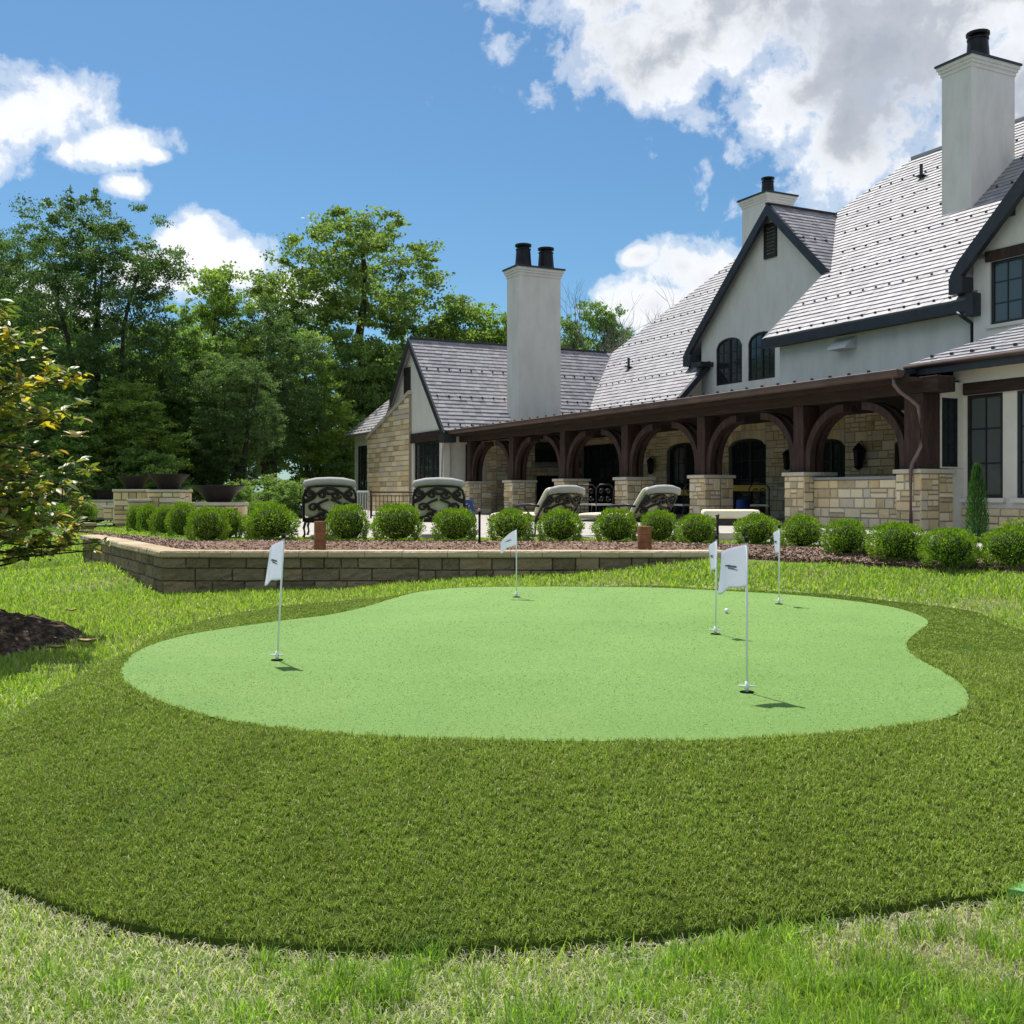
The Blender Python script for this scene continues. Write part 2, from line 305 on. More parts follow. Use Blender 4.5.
# ------------------------------------------------------------------ camera, light, sky
cam = bpy.data.cameras.new('camera'); co = bpy.data.objects.new('camera', cam); COL.objects.link(co)
cam.sensor_width = 36; cam.lens = 36*FP/1024; cam.shift_y = -17/1024; cam.clip_end = 2000; cam.clip_start = .05
co.location = (0, 0, EY); co.rotation_euler = (R(90), 0, 0); sc.camera = co
SAZ = math.atan2(-.43, .90); SEL = R(62)
sd = Vector((math.sin(SAZ)*math.cos(SEL), math.cos(SAZ)*math.cos(SEL), math.sin(SEL)))
sl = bpy.data.lights.new('sun', 'SUN'); sl.energy = 4.6; sl.angle = R(.55); sl.color = (1, .95, .87)
so = bpy.data.objects.new('sun', sl); COL.objects.link(so); so.rotation_euler = sd.to_track_quat('Z', 'Y').to_euler(); so.location = (0, 0, 30)
def build_world():
    w = bpy.data.worlds.new('World'); sc.world = w; w.use_nodes = True; nt = w.node_tree; L = nt.links.new
    bg = nt.nodes['Background']; bg.inputs[1].default_value = .078
    sky = N(nt, 'ShaderNodeTexSky', sky_type='NISHITA'); sky.sun_disc = False; sky.sun_elevation = SEL; sky.sun_rotation = SAZ
    sky.air_density = 1.0; sky.dust_density = .6; sky.ozone_density = 1.6; sky.altitude = 100
    tc = N(nt, 'ShaderNodeTexCoord'); sp = N(nt, 'ShaderNodeSeparateXYZ'); L(tc.outputs['Generated'], sp.inputs[0])
    def m(op, a, b=None, c=None):
        n = nt.nodes.new('ShaderNodeMath'); n.operation = op
        for i, x in enumerate((a, b, c)):
            if x is None: continue
            if isinstance(x, (int, float)): n.inputs[i].default_value = x
            else: L(x, n.inputs[i])
        return n.outputs[0]
    az = m('ARCTAN2', sp.outputs[0], sp.outputs[1]); el = m('ARCSINE', sp.outputs[2])
    cv = N(nt, 'ShaderNodeCombineXYZ'); L(az, cv.inputs[0]); L(el, cv.inputs[1])
    # cumulus banks, the last row unseen and added for fill light: centre azimuth and elevation, half widths, tilt (degrees of sky)
    banks = [(13.0, 24.5, 11.5, 4.0, -10), (20.5, 22.5, 10.5, 6.5, -12), (6.0, 25.6, 6.0, 1.9, -8), (9.0, 22.9, 5.0, 2.4, -20), (17.6, 17.6, 2.6, 3.1, 25), (15.5, 20.2, 3.6, 1.8, -20), (27, 19, 8.5, 7.0, 0), (12, 30, 12, 4, 0), (25, 30, 10, 8, 0),
             (-24.5, 18.0, 3.6, 2.0, -12), (-21.0, 16.9, 3.6, 1.15, -10), (-26.5, 17.0, 3.5, 1.8, 0), (-18.8, 16.9, 1.2, .5, 0),
             (-20.0, 15.3, 1.35, .75, 0), (-16.6, 12.7, 1.9, 1.5, -20), (-14.6, 12.0, 2.1, 1.25, -10), (-18.5, 11.2, 3.0, 1.2, 0), (-11.6, 10.4, 2.4, 1.2, 0),
             (9.2, 12.0, 2.3, 1.35, 0), (10.4, 11.2, 2.0, 1.9, 0), (7.0, 12.6, 1.2, .6, 0), (7.6, 10.0, 2.8, 1.4, 0), (9, 8, 3, 1.5, 0), (-24, 9, 4, 2, 0),
             (75, 28, 22, 9, 0), (-85, 25, 24, 8, 0), (125, 40, 34, 18, 0), (-135, 34, 40, 16, 0), (175, 45, 34, 20, 0), (160, 16, 30, 8, 0), (-165, 70, 90, 12, 0)]  # out of view beside and behind the camera, added to brighten shaded stucco
    f = None
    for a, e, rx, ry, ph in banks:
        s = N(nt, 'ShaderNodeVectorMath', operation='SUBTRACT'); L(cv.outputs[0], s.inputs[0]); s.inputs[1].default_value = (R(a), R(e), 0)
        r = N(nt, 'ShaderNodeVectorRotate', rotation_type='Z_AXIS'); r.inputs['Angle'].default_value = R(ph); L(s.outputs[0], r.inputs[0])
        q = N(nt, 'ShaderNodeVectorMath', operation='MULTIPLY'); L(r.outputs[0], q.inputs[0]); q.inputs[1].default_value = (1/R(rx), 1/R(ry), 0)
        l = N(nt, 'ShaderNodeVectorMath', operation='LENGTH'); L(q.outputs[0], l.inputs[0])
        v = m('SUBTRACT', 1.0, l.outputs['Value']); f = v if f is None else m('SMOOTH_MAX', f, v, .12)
    n3 = N(nt, 'ShaderNodeTexNoise', Scale=42.0, Detail=9.0, Roughness=.6, Distortion=.3); L(tc.outputs['Generated'], n3.inputs['Vector'])
    n1 = N(nt, 'ShaderNodeTexNoise', Scale=13.0, Detail=9.0, Roughness=.6, Distortion=.3); L(tc.outputs['Generated'], n1.inputs['Vector'])
    n2 = N(nt, 'ShaderNodeTexNoise', Scale=6.0, Detail=6.0, Roughness=.55); L(tc.outputs['Generated'], n2.inputs['Vector'])
    fld = m('ADD', m('ADD', m('MAXIMUM', f, -1.5), m('MULTIPLY_ADD', n1.outputs['Fac'], 2.2, -1.1)), m('MULTIPLY_ADD', n3.outputs['Fac'], 1.15, -.575))
    mask = ramp(nt, m('MULTIPLY_ADD', fld, .5, .5), [(.40, (0, 0, 0)), (.55, (.42, .42, .42)), (.70, (.9, .9, .9)), (.82, (1, 1, 1))], 'EASE')
    dens = m('ADD', m('MULTIPLY', fld, .8), m('MULTIPLY_ADD', n2.outputs['Fac'], 1.6, -.8))
    big = m('MULTIPLY', dens, ramp(nt, m('MULTIPLY_ADD', el, 1.0, 0), [(.24, (.35,)*3), (.34, (1,)*3)]).outputs[0])
    big = m('MULTIPLY', big, ramp(nt, m('MULTIPLY_ADD', az, 1.0, .5), [(.40, (.22,)*3), (.62, (1,)*3)]).outputs[0])
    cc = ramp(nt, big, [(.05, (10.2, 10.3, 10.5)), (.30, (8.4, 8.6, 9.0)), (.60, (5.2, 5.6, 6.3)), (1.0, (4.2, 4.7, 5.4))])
    veil = N(nt, 'ShaderNodeTexNoise', Scale=3.0, Detail=5.0); L(tc.outputs['Generated'], veil.inputs['Vector'])
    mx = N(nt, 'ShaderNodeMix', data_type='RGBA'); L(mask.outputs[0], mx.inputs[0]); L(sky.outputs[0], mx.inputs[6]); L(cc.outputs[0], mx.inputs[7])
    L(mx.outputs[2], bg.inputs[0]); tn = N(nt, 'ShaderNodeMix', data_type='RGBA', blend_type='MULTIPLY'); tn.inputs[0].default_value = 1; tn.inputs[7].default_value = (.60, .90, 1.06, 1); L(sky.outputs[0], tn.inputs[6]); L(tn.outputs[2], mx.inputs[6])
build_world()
vs = sc.view_settings; sc.display_settings.display_device = 'sRGB'; vs.view_transform = 'Standard'; vs.look = 'None'; vs.exposure = .42; vs.gamma = 1
sc.cycles.max_bounces = 6; sc.cycles.transparent_max_bounces = 8; sc.cycles.use_denoising = True

# ------------------------------------------------------------------ terrain
CP = np.array([(0, 0, -.80), (0, 2.6, -.79), (0, 3.4, -.78), (-3, 3, -.79), (3, 3, -.79), (-3.2, 5, -.76), (-3.1, 6.5, -.72), (-2.6, 8.2, -.62), (-4.5, 13.5, -.565), (-4, 10, -.61),
 (-7.7, 19, -.61), (-12, 20, -.62), (-10, 10, -.68), (-20, 15, -.85), (-2.2, 13.5, -.50), (.5, 13.5, -.32), (2.4, 13.4, -.13), (3.9, 12.9, -.13), (5.5, 11.6, -.16), (9, 10.3, -.18), (4.3, 9.6, -.41),
 (3.4, 10.6, -.37), (2.5, 12.5, -.35), (1.2, 12.75, -.365), (1.5, 13.5, -.23), (3.3, 11.8, -.345), (-.8, 12.7, -.40), (0, 12.4, -.40), (0, 8, -.55), (5, 7, -.50), (4.6, 5, -.66), (6, 3, -.74), (10, 5, -.55), (20, 8, -.3), (0, 17, -.07), (-5.2, 18, -.09), (3, 15.6, -.06), (6, 13.4, -.08), (9, 12.2, -.08),
 (0, 25, -.07), (10, 30, -.07), (-5, 30, -.07), (20, 20, -.07), (25, 60, -.1), (-4, 40, -.07), (-9, 24, -.12), (-13, 30, -.3), (-20, 40, -.7), (-45, 60, -1.4), (60, 60, 0), (0, 80, -1.2), (-30, 20, -1.1),
 (0, -12, -.95), (-40, -10, -1.1), (40, -10, -.6), (120, 0, 0), (-120, 0, -2), (0, 200, -2), (-120, 200, -3), (120, 200, -2)], float)
def _phi(r): return r
_D = np.linalg.norm(CP[:, None, :2]-CP[None, :, :2], axis=2)
_A = np.zeros((len(CP)+3,)*2); _A[:-3, :-3] = _D+np.eye(len(CP))*-.05; _A[:-3, -3] = 1; _A[:-3, -2:] = CP[:, :2]; _A[-3:, :-3] = _A[:-3, -3:].T
_W = np.linalg.solve(_A, np.concatenate([CP[:, 2], [0, 0, 0]]))
def terr(x, y):
    x = np.asarray(x, float); y = np.asarray(y, float); s = x.shape; x = x.ravel(); y = y.ravel(); out = np.empty(len(x))
    for i in range(0, len(x), 200000):
        X = x[i:i+200000]; Y = y[i:i+200000]
        d = np.hypot(X[:, None]-CP[None, :, 0], Y[:, None]-CP[None, :, 1])
        out[i:i+200000] = d @ _W[:-3]+_W[-3]+_W[-2]*X+_W[-1]*Y
    return out.reshape(s)
def ground_at(px, py, fn=terr):
    """where the sight line meets the ground"""
    z = -.5
    for _ in range(40):
        Y = (EY-z)*FP/(py-495); z = .5*z+.5*float(fn(np.array([(px-512)/FP*Y]), np.array([Y]))[0])
    return ((px-512)/FP*Y, Y)
def zgreen(x, y): return -.40+.006*(np.asarray(y)-5)
def spline(pts, n=8):
    P = np.array(pts, float); out = []
    for i in range(len(P)):
        a, b, c, d = P[i-1], P[i], P[(i+1) % len(P)], P[(i+2) % len(P)]
        for k in range(n):
            t = k/n; out.append(.5*((2*b)+(c-a)*t+(2*a-5*b+4*c-d)*t*t+(3*b-a-3*c+d)*t**3))
    return np.array(out)
GPX = [(120, 672), (131, 656), (150, 646), (176, 638), (205, 632), (245, 626), (290, 620), (330, 615), (366, 607), (392, 599), (420, 592), (460, 588), (520, 587), (590, 587), (660, 588), (720, 591), (790, 595),
       (850, 601), (895, 608), (922, 617), (928, 624), (918, 632), (908, 641), (909, 651), (922, 661), (945, 673), (962, 686), (969, 700), (960, 713), (930, 722), (880, 729), (820, 735), (740, 740),
       (650, 742), (560, 742), (480, 741), (400, 738), (330, 734), (260, 727), (205, 716), (160, 702), (132, 688)]
GP = spline([ground_at(x, y, lambda a, b: zgreen(a, b)) for x, y in GPX], 4)
OPX = [(124, 655), (150, 637), (185, 624), (235, 612), (290, 604), (340, 600), (395, 595.5), (430, 589.5), (470, 586), (530, 585), (600, 585), (660, 585.5), (730, 588), (800, 592), (870, 597), (930, 603), (980, 611), (1024, 628)]
OP = [ground_at(x, y, lambda a, b: terr(a, b)+.05) for x, y in OPX]
OP += [(5.0, 8.2), (5.1, 7.1), (4.6, 6.1), (3.7, 5.2), (2.75, 4.55)]
OP += [ground_at(x, y) for x, y in ((1024, 893), (940, 908), (860, 920), (760, 932), (640, 944), (520, 953), (400, 957), (280, 953), (180, 942), (90, 922), (0, 890))]
OP += [(-2.35, 4.3), (-2.8, 4.9), (-3.15, 5.7), (-3.12, 6.4), ground_at(40, 706)]
OP = spline(OP, 5)
CC = np.array((.35, 7.2))
def radial(poly, th):
    d = poly-CC; out = np.zeros(len(th)); n = len(poly)
    for i in range(n):
        p, q = d[i], d[(i+1) % n]; e = q-p
        with np.errstate(all='ignore'):
            s = (np.sin(th)*p[0]-np.cos(th)*p[1])/(np.cos(th)*e[1]-np.sin(th)*e[0])
            r = (p[0]+s*e[0])*np.cos(th)+(p[1]+s*e[1])*np.sin(th)
        ok = (s >= 0) & (s <= 1) & (r > 0); out = np.where(ok, np.maximum(out, r), out)
    return out
NT = 720; TH = np.arange(NT)/NT*2*math.pi
RG = radial(GP, TH); RO = np.maximum(radial(OP, TH), RG+.10)
def rg(th): return np.interp(th % (2*math.pi), np.append(TH, 2*math.pi), np.append(RG, RG[0]))
def ro(th): return np.interp(th % (2*math.pi), np.append(TH, 2*math.pi), np.append(RO, RO[0]))
def mound(x, y):
    """height of the turf mound; nan outside"""
    dx = x-CC[0]; dy = y-CC[1]; r = np.hypot(dx, dy); th = np.arctan2(dy, dx); a = rg(th); b = ro(th)
    k = np.clip((r-a)/(b-a), 0, 1); zt = terr(x, y)+.03
    z = zgreen(x, y)+(zt-zgreen(x, y))*k**1.25
    return np.where(r <= b, z, np.nan), k, r, b
def build_ground():
    def axis(lo, hi, a, b, fine, coarse):
        v = [a]
        while v[-1] < b: v.append(v[-1]+fine)
        s = fine
        while v[-1] < hi: s = min(s*1.18, coarse); v.append(v[-1]+s)
        s = fine
        while v[0] > lo: s = min(s*1.18, coarse); v.insert(0, v[0]-s)
        return np.array(v)
    X = axis(-160, 160, -8, 7, .1, 12); Y = axis(-25, 260, 2, 18, .1, 12); gx, gy = np.meshgrid(X, Y)
    z = terr(gx, gy); n = np.sin(gx*2.3+gy*.7)*np.sin(gy*1.9-gx*.4)*.012+np.sin(gx*7+3*np.sin(gy*3))*np.sin(gy*6)*.006
    mz, k, r, b = mound(gx, gy)
    z = z+n*np.where(gy < 16, 1, .2); inside = r < b-.02
    z = np.where(inside, np.minimum(z, np.where(np.isnan(mz), z, mz))-.12, z)
    z = np.where(gy > 13.75, z-.03, z)
    V = np.stack([gx, gy, z], -1).reshape(-1, 3); ny, nx = gx.shape
    i = (np.arange(ny-1)[:, None]*nx+np.arange(nx-1)[None]).ravel(); q = np.stack([i, i+1, i+nx+1, i+nx], 1)
    link('ground', mesh_np('ground', V, quads=q, mats=[M['lawn']], smooth=True), kind='structure')
build_ground()
def ring_mesh(name, mat, k0, k1, nr, zoff=0, skirt=True):
    V = []; 
    ks = np.linspace(k0, k1, nr)
    for k in ks:
        r = RG*(1+k) if k < 0 else RG+(RO-RG)*k
        x = CC[0]+np.cos(TH)*r; y = CC[1]+np.sin(TH)*r
        zt = terr(x, y)+.03; kk = max(k, 0); z = zgreen(x, y)+(zt-zgreen(x, y))*kk**1.25+zoff
        V.append(np.stack([x, y, z], 1))
    if skirt: v = V[-1].copy(); v[:, 2] -= .09; V.append(v)
    V = np.array(V); nk = len(V); q = []
    i = np.arange(NT); j = (i+1) % NT
    for a in range(nk-1): q.append(np.stack([a*NT+i, (a+1)*NT+i, (a+1)*NT+j, a*NT+j], 1))
    return mesh_np(name, V.reshape(-1, 3), quads=np.concatenate(q), mats=[mat], smooth=True)
link('putting_green', ring_mesh('putting_green', M['green'], -.9999, .0, 14, .004, False), kind='structure')
link('turf_mound', ring_mesh('turf_mound', M['turfbase'], 0.0, 1.0, 14), kind='structure')

# ---- blades (grass, turf fibres): five vertices each
def blades(name, P, h, w, lean, col, mat, nrm=None):
    n = len(P); th = RN.uniform(0, 2*math.pi, n); side = np.stack([np.cos(th), np.sin(th), np.zeros(n)], 1)
    ld = RN.uniform(0, 2*math.pi, n); L_ = np.stack([np.cos(ld), np.sin(ld), np.zeros(n)], 1)
    h = h[:, None]; w = w[:, None]; lean = lean[:, None]; up = np.array([0, 0, 1.])
    mid = P+L_*h*lean*.35+up*h*.6*np.sqrt(np.maximum(.05, 1-(lean*.6)**2)); tip = P+L_*h*lean+up*h*np.sqrt(np.maximum(.03, 1-lean**2))
    V = np.stack([P-side*w*.5, P+side*w*.5, mid-side*w*.42, mid+side*w*.42, tip], 1).reshape(-1, 3)
    b = np.arange(n)*5
    q = np.stack([b, b+1, b+3, b+2], 1); t = np.stack([b+2, b+3, b+4], 1)
    return mesh_np(name, V, quads=q, tris=t, mats=[mat], col=np.repeat(col, 5, axis=0))
def inview(x, y, m=.6):
    px = x/np.maximum(y, .1)*FP/512; return (np.abs(px) < 1+m) & (y > 2.5)
def vnoise(x, y, s, seed=0):
    a = np.sin(x*s*1.7+seed)+np.sin(y*s*1.3+seed*2+np.sin(x*s*.9)*1.5)+np.sin((x+y)*s*.8+seed*3)+.6*np.sin((x-y)*s*2.9+seed)+.5*np.sin(x*s*5.1+np.cos(y*s*4.3)*2)
    return a/4.1
def scatter(x0, x1, y0, y1, dens):
    n = int((x1-x0)*(y1-y0)*dens); return RN.uniform(x0, x1, n), RN.uniform(y0, y1, n)
# bed outline on the lawn side (retaining wall foot, then the open mulch edge)
BEDF = [(-7.9, 19.4), (-4.55, 13.65), (2.75, 13.62), (3.9, 13.0), (5.6, 11.75), (7.5, 10.9), (12, 9.5)]
def bed_y(x): return np.interp(x, [p[0] for p in BEDF], [p[1] for p in BEDF])
MAGC = (-5.1, 9.6)
def build_turf():
    # synthetic fringe fibres, in small tufts
    parts = []
    for x0, x1, y0, y1, d in ((-3.2, 3.9, 3.3, 5.2, 5200), (-4.2, 5.4, 5.2, 7.6, 2300), (-4.2, 5.6, 7.6, 13, 900)):
        x, y = scatter(x0, x1, y0, y1, d); mz, k, r, b = mound(x, y); ok = (~np.isnan(mz)) & (r > rg(np.arctan2(y-CC[1], x-CC[0]))-.004) & inview(x, y)
        parts.append(np.stack([x[ok], y[ok], mz[ok]], 1))
    P = np.concatenate(parts); n = len(P); dist = P[:, 1]
    K = 5; P5 = np.repeat(P, K, axis=0); jit = RN.normal(0, .005, (n*K, 2))*np.repeat(1+dist/9, K)[:, None]; P5[:, :2] += jit
    D = np.repeat(dist, K); h = RN.uniform(.016, .032, n*K)*np.where(D > 7.5, .6, 1); w = .0030*(1+np.maximum(0, D-3.5)*.30)
    lean = RN.uniform(.35, .98, n*K)
    t = RN.random(n*K)[:, None]; g = np.repeat(RN.random(n), K)[:, None]
    dark = np.array([.09, .13, .02]); mid = np.array([.42, .54, .10]); tan = np.array([.52, .54, .22])
    c = dark+(mid-dark)*(.25+.75*t)*(.6+.4*g); s = (RN.random(n*K) < .08)[:, None]; c = np.where(s, tan*(.6+.4*t), c)
    patch = (1+.14*vnoise(P5[:, 0], P5[:, 1], 1.3, 9)+.10*vnoise(P5[:, 0]*2, P5[:, 1], 4.1, 3))[:, None]; c = c*patch
    teal = np.clip(vnoise(P5[:, 0], P5[:, 1], 3.1, 4)-.55, 0, 1)[:, None]; c = c*(1-teal)+np.array([.10, .27, .08])*teal
    link('fringe_turf', blades('fringe_turf', P5, h, w, lean, c, M['turf']), kind='stuff', label='dark green artificial turf fringe around the putting green', cat='turf')
    # lawn grass
    parts = []
    for x0, x1, y0, y1, d in ((-3.2, 3.2, 2.75, 4.3, 15000), (-4.6, 4.8, 4.3, 6.2, 5200), (-6.5, 7, 6.2, 9, 2600), (-9, 9, 9, 13.7, 1500), (-16, -4.5, 13.7, 30, 420)):
        x, y = scatter(x0, x1, y0, y1, d); mz, k, r, b = mound(x, y)
        ok = (r > b+.015) & inview(x, y) & ((y < bed_y(x)-.05) | ((x < -4.55) & (((x-(-4.55))*(19.4-13.65)-(y-13.65)*(-7.9+4.55) < -.3) | (y > 19.4)) & ((y < 19.2) | (x < -7.0-.1*(y-19.2))))) & (np.hypot(x-MAGC[0], y-MAGC[1]) > 1.12)
        parts.append(np.stack([x[ok], y[ok], terr(x[ok], y[ok])-.005], 1))
    P = np.concatenate(parts); x, y = P[:, 0], P[:, 1]; n = len(P)
    bare = vnoise(x, y, 2.6, 1); _, _, rr, bb = mound(x, y); edge = np.exp(-(rr-bb)/.07)
    dry = np.clip((bare+.50-.36*x*(y < 5))*1.9*(y < 5)+edge*1.3*(y < 6)+np.exp(-(rr-bb)/.25)*.55*(y > 5), 0, 1)
    left = x < -1.4*(y/5)
    keep = RN.random(n) > dry*.45; P = P[keep]; x, y, dry = x[keep], y[keep], dry[keep]; n = len(P)
    isdry = RN.random(n) < dry*.72
    h = np.where(isdry, RN.uniform(.025, .07, n), RN.uniform(.035, .075, n)*(1+.35*vnoise(x, y, 4.5, 7)))*np.where(y > 6, 1.15, 1)
    w = RN.uniform(.0022, .0042, n)*(1+np.maximum(0, y-3.3)*.34)
    lean = np.where(isdry, RN.uniform(.85, .99, n), RN.uniform(.1, .93, n))
    t = RN.random(n)[:, None]; gd = np.array([.14, .24, .025]); gb = np.array([.42, .54, .085]); st = np.array([.64, .61, .45])
    c = gd+(gb-gd)*t; c = np.where((RN.random(n) < np.where(y > 8, .22, .12))[:, None], np.array([.42, .42, .22]), c); c = np.where(isdry[:, None], st*(.6+.45*t), c)
    link('lawn_grass', blades('lawn_grass', P, h, w, lean, c, M['blade']), kind='stuff', label='long green lawn grass with straw coloured clippings', cat='grass')
build_turf()
def build_nap():
    # short fibres of the putting surface, dense enough to show grain near the viewer
    P = []
    for x0, x1, y0, y1, d in ((-3, 3.2, 4.7, 6.6, 4200), (-3.4, 3.4, 6.6, 9.2, 2000), (-3, 4, 9.2, 12.6, 700)):
        x, y = scatter(x0, x1, y0, y1, d); r = np.hypot(x-CC[0], y-CC[1]); ok = (r < rg(np.arctan2(y-CC[1], x-CC[0]))-.01) & inview(x, y); P.append(np.c_[x[ok], y[ok], zgreen(x[ok], y[ok])])
    P = np.concatenate(P); n = len(P); t = RN.random(n)[:, None]; c = np.array([.14, .27, .055])+(np.array([.48, .66, .25])-np.array([.14, .27, .055]))*t**1.3
    c = c*(1+.08*vnoise(P[:, 0], P[:, 1], 1.1, 2)+.06*vnoise(P[:, 0], P[:, 1]*3, 2.2, 5))[:, None]
    link('putting_nap', blades('putting_nap', P, RN.uniform(.006, .012, n), RN.uniform(.003, .006, n)*(1+np.maximum(0, P[:, 1]-5)*.22), RN.uniform(.5, .98, n), c, M['turf']), kind='stuff', label='short pale green fibres of the putting surface', cat='turf')
build_nap()
def build_scrap():
    pts = [(1.62, 3.98), (1.95, 3.80), (2.35, 3.85), (2.55, 4.25), (2.2, 4.42), (1.85, 4.22)]; bm = bmesh.new(); f = [bm.verts.new((x, y, float(terr(np.array([x]), np.array([y]))[0])+.035)) for x, y in pts]; bm.faces.new(f)
    b_ = [bm.verts.new((x, y, float(terr(np.array([x]), np.array([y]))[0])+.0)) for x, y in pts]
    for i in range(6): bm.faces.new((f[i], b_[i], b_[(i+1) % 6], f[(i+1) % 6]))
    obj('turf_scrap', bm, M['scrap'], label='bright green offcut of turf at the right edge of the mound', cat='turf offcut')
M['scrap'] = surf('turf_scrap', [(.3, (.10, .30, .08)), (.7, (.22, .48, .16))], 40, .9, .6)
build_scrap()
def build_tufts():
    g = np.random.default_rng(77); cx, cy = g.uniform(-2.3, 2.3, 900), g.uniform(2.8, 4.5, 900); _, _, r, b = mound(cx, cy); d_ = vnoise(cx, cy, 2.6, 1)
    ok = (r > b+.05) & inview(cx, cy) & (g.random(900) < np.clip(.55-d_*1.3+.35*cx, .05, 1)); cx, cy = cx[ok], cy[ok]; K = 34; n = len(cx)*K
    x = np.repeat(cx, K)+g.normal(0, .022, n); y = np.repeat(cy, K)+g.normal(0, .022, n); t = g.random(n)[:, None]; q = np.repeat(g.random(len(cx)), K)[:, None]
    c = (np.array([.10, .21, .03])+(np.array([.36, .50, .09])-np.array([.10, .21, .03]))*t)*(.75+.5*q)
    link('long_grass', blades('long_grass', np.c_[x, y, terr(x, y)-.005], g.uniform(.05, .115, n), g.uniform(.003, .0052, n), g.uniform(.15, .93, n), c, M['blade']), kind='stuff', label='longer grass tufts in the lawn in front of the turf', cat='grass')
build_tufts()
# crumbs of soil and gravel along the front edge of the turf
def build_crumbs():
    V = []; T = []; k = 0
    for _ in range(1500):
        a = random.uniform(-2.55, -.55); r = float(ro(np.array([a]))[0])+abs(random.gauss(0, .035))-.01
        x = CC[0]+math.cos(a)*r; y = CC[1]+math.sin(a)*r; z = float(terr(np.array([x]), np.array([y]))[0]); s = random.uniform(.003, .011)
        p = np.array([(s, 0, 0), (-s, 0, 0), (0, s, 0), (0, -s, 0), (0, 0, s*.8), (0, 0, -s*.6)])*RN.uniform(.6, 1.3, (6, 3))+np.array([x, y, z+.004])
        V.append(p); T += [(k+i, k+j, k+l) for i, j, l in ((0, 2, 4), (2, 1, 4), (1, 3, 4), (3, 0, 4), (2, 0, 5), (1, 2, 5), (3, 1, 5), (0, 3, 5))]; k += 6
    m = surf('gravel_crumbs', [(.1, (.10, .08, .06)), (.5, (.30, .26, .20)), (.9, (.46, .42, .35))], 30, .95, 0, island=.8)
    link('soil_crumbs', mesh_np('soil_crumbs', np.concatenate(V), tris=np.array(T), mats=[m]), kind='stuff', label='crumbs of dry soil along the front edge of the turf', cat='soil')
build_crumbs()

# ------------------------------------------------------------------ retaining wall, bed, patio
def seg_map(p, q):
    p = Vector(p); q = Vector(q); d = (q-p).normalized(); n = Vector((-d.y, d.x)); return (lambda a, z, dd: (p.x+d.x*a+n.x*dd, p.y+d.y*a+n.y*dd, z)), (q-p).length
def build_wall(root, pts, ztop, zbot, ch=.165, cap=.085, seed=3):
    rs = random.Random(seed); bm = bmesh.new(); bc = bmesh.new(); core = bmesh.new()
    for si, (p, q) in enumerate(zip(pts, pts[1:])):
        mp, L_ = seg_map(p, q); z = ztop-cap; box(core, mp, 0.02, L_-.02, zbot, z, .05, .28)
        while z > zbot:
            h = ch*rs.choice((.85, 1, 1.1)); a = 0
            while a < L_-.02:
                w = rs.choice((.22, .3, .42, .48)); w = L_-a if L_-a-w < .15 else w; g = .0025; o = rs.uniform(-.014, .012); e = .011
                x0, x1, z0, z1 = a+g, a+w-g, z-h+g, z-g
                bk = [bm.verts.new(mp(u, v, .06)) for u, v in ((x0, z0), (x1, z0), (x1, z1), (x0, z1))]
                md = [bm.verts.new(mp(u, v, .012+o)) for u, v in ((x0, z0), (x1, z0), (x1, z1), (x0, z1))]
                nx, nz = 4, 3; grid = [[bm.verts.new(mp(x0+e+(x1-x0-2*e)*i/nx, z0+e+(z1-z0-2*e)*j/nz, o-.004+rs.uniform(-.012, .006))) for i in range(nx+1)] for j in range(nz+1)]
                for j in range(nz):
                    for i in range(nx): bm.faces.new((grid[j][i], grid[j][i+1], grid[j+1][i+1], grid[j+1][i]))
                for k in range(4): bm.faces.new((bk[k], bk[(k+1) % 4], md[(k+1) % 4], md[k]))
                bm.faces.new([md[0]]+[md[1]]+grid[0][::-1]); bm.faces.new([md[2]]+[md[3]]+grid[-1]); bm.faces.new([md[3], md[0]]+[grid[j][0] for j in range(nz+1)]); bm.faces.new([md[1], md[2]]+[grid[j][-1] for j in range(nz, -1, -1)])
                a += w
            z -= h
        a = -.03 if si == 0 else -.012
        while a < L_-.02:
            w = rs.uniform(.36, .50); w = L_+.01-a if L_-a-w < .2 else w; o = rs.uniform(-.008, .008)
            pr = [(-.035+o, ztop-cap+.002), (-.045+o, ztop-cap+.02), (-.040+o, ztop-.02), (-.025+o, ztop), (.30, ztop+rs.uniform(-.003, .003)), (.30, ztop-cap+.002)]
            f0 = [bc.verts.new(mp(a+.003, zz, dd)) for dd, zz in pr]; f1 = [bc.verts.new(mp(a+w-.003, zz, dd+rs.uniform(-.004, .004))) for dd, zz in pr]
            bc.faces.new(f0); bc.faces.new(f1[::-1])
            for k in range(6): bc.faces.new((f0[k], f0[(k+1) % 6], f1[(k+1) % 6], f1[k]))
            a += w
    obj('block_course', bm, M['block'], root); obj('wall_cap', bc, M['blockcap'], root); obj('wall_core', core, M['block'], root)
rw = empty('retaining_wall', (0, 0, 0), label='low tan block retaining wall with flat cap in front of the shrub bed', cat='retaining wall')
build_wall(rw, [(-7.75, 19.2), (-4.5, 13.68), (-1.2, 13.66), (2.72, 13.66)], 0.0, -.85)
rw2 = empty('garden_wall', (0, 0, 0), label='short block wall end seen behind the magnolia at left', cat='garden wall')
build_wall(rw2, [(-14.5, 24.6), (-11.9, 24.2), (-10.6, 27.0)], .02, -.75, seed=8)
BACK = [(-8.9, 21.6), (-5.3, 17.0), (-1, 16.75), (2.2, 16.6), (3.6, 15.35), (4.6, 14.1), (5.6, 13.2), (7.5, 12.3), (12, 10.9)]
FRONT = [(-7.9+.3, 19.4+.1), (-4.5+.18, 13.68+.28), (-1, 13.94), (2.72, 13.94), (3.9, 13.0), (4.7, 12.4), (5.6, 11.75), (7.5, 10.9), (12, 9.5)]
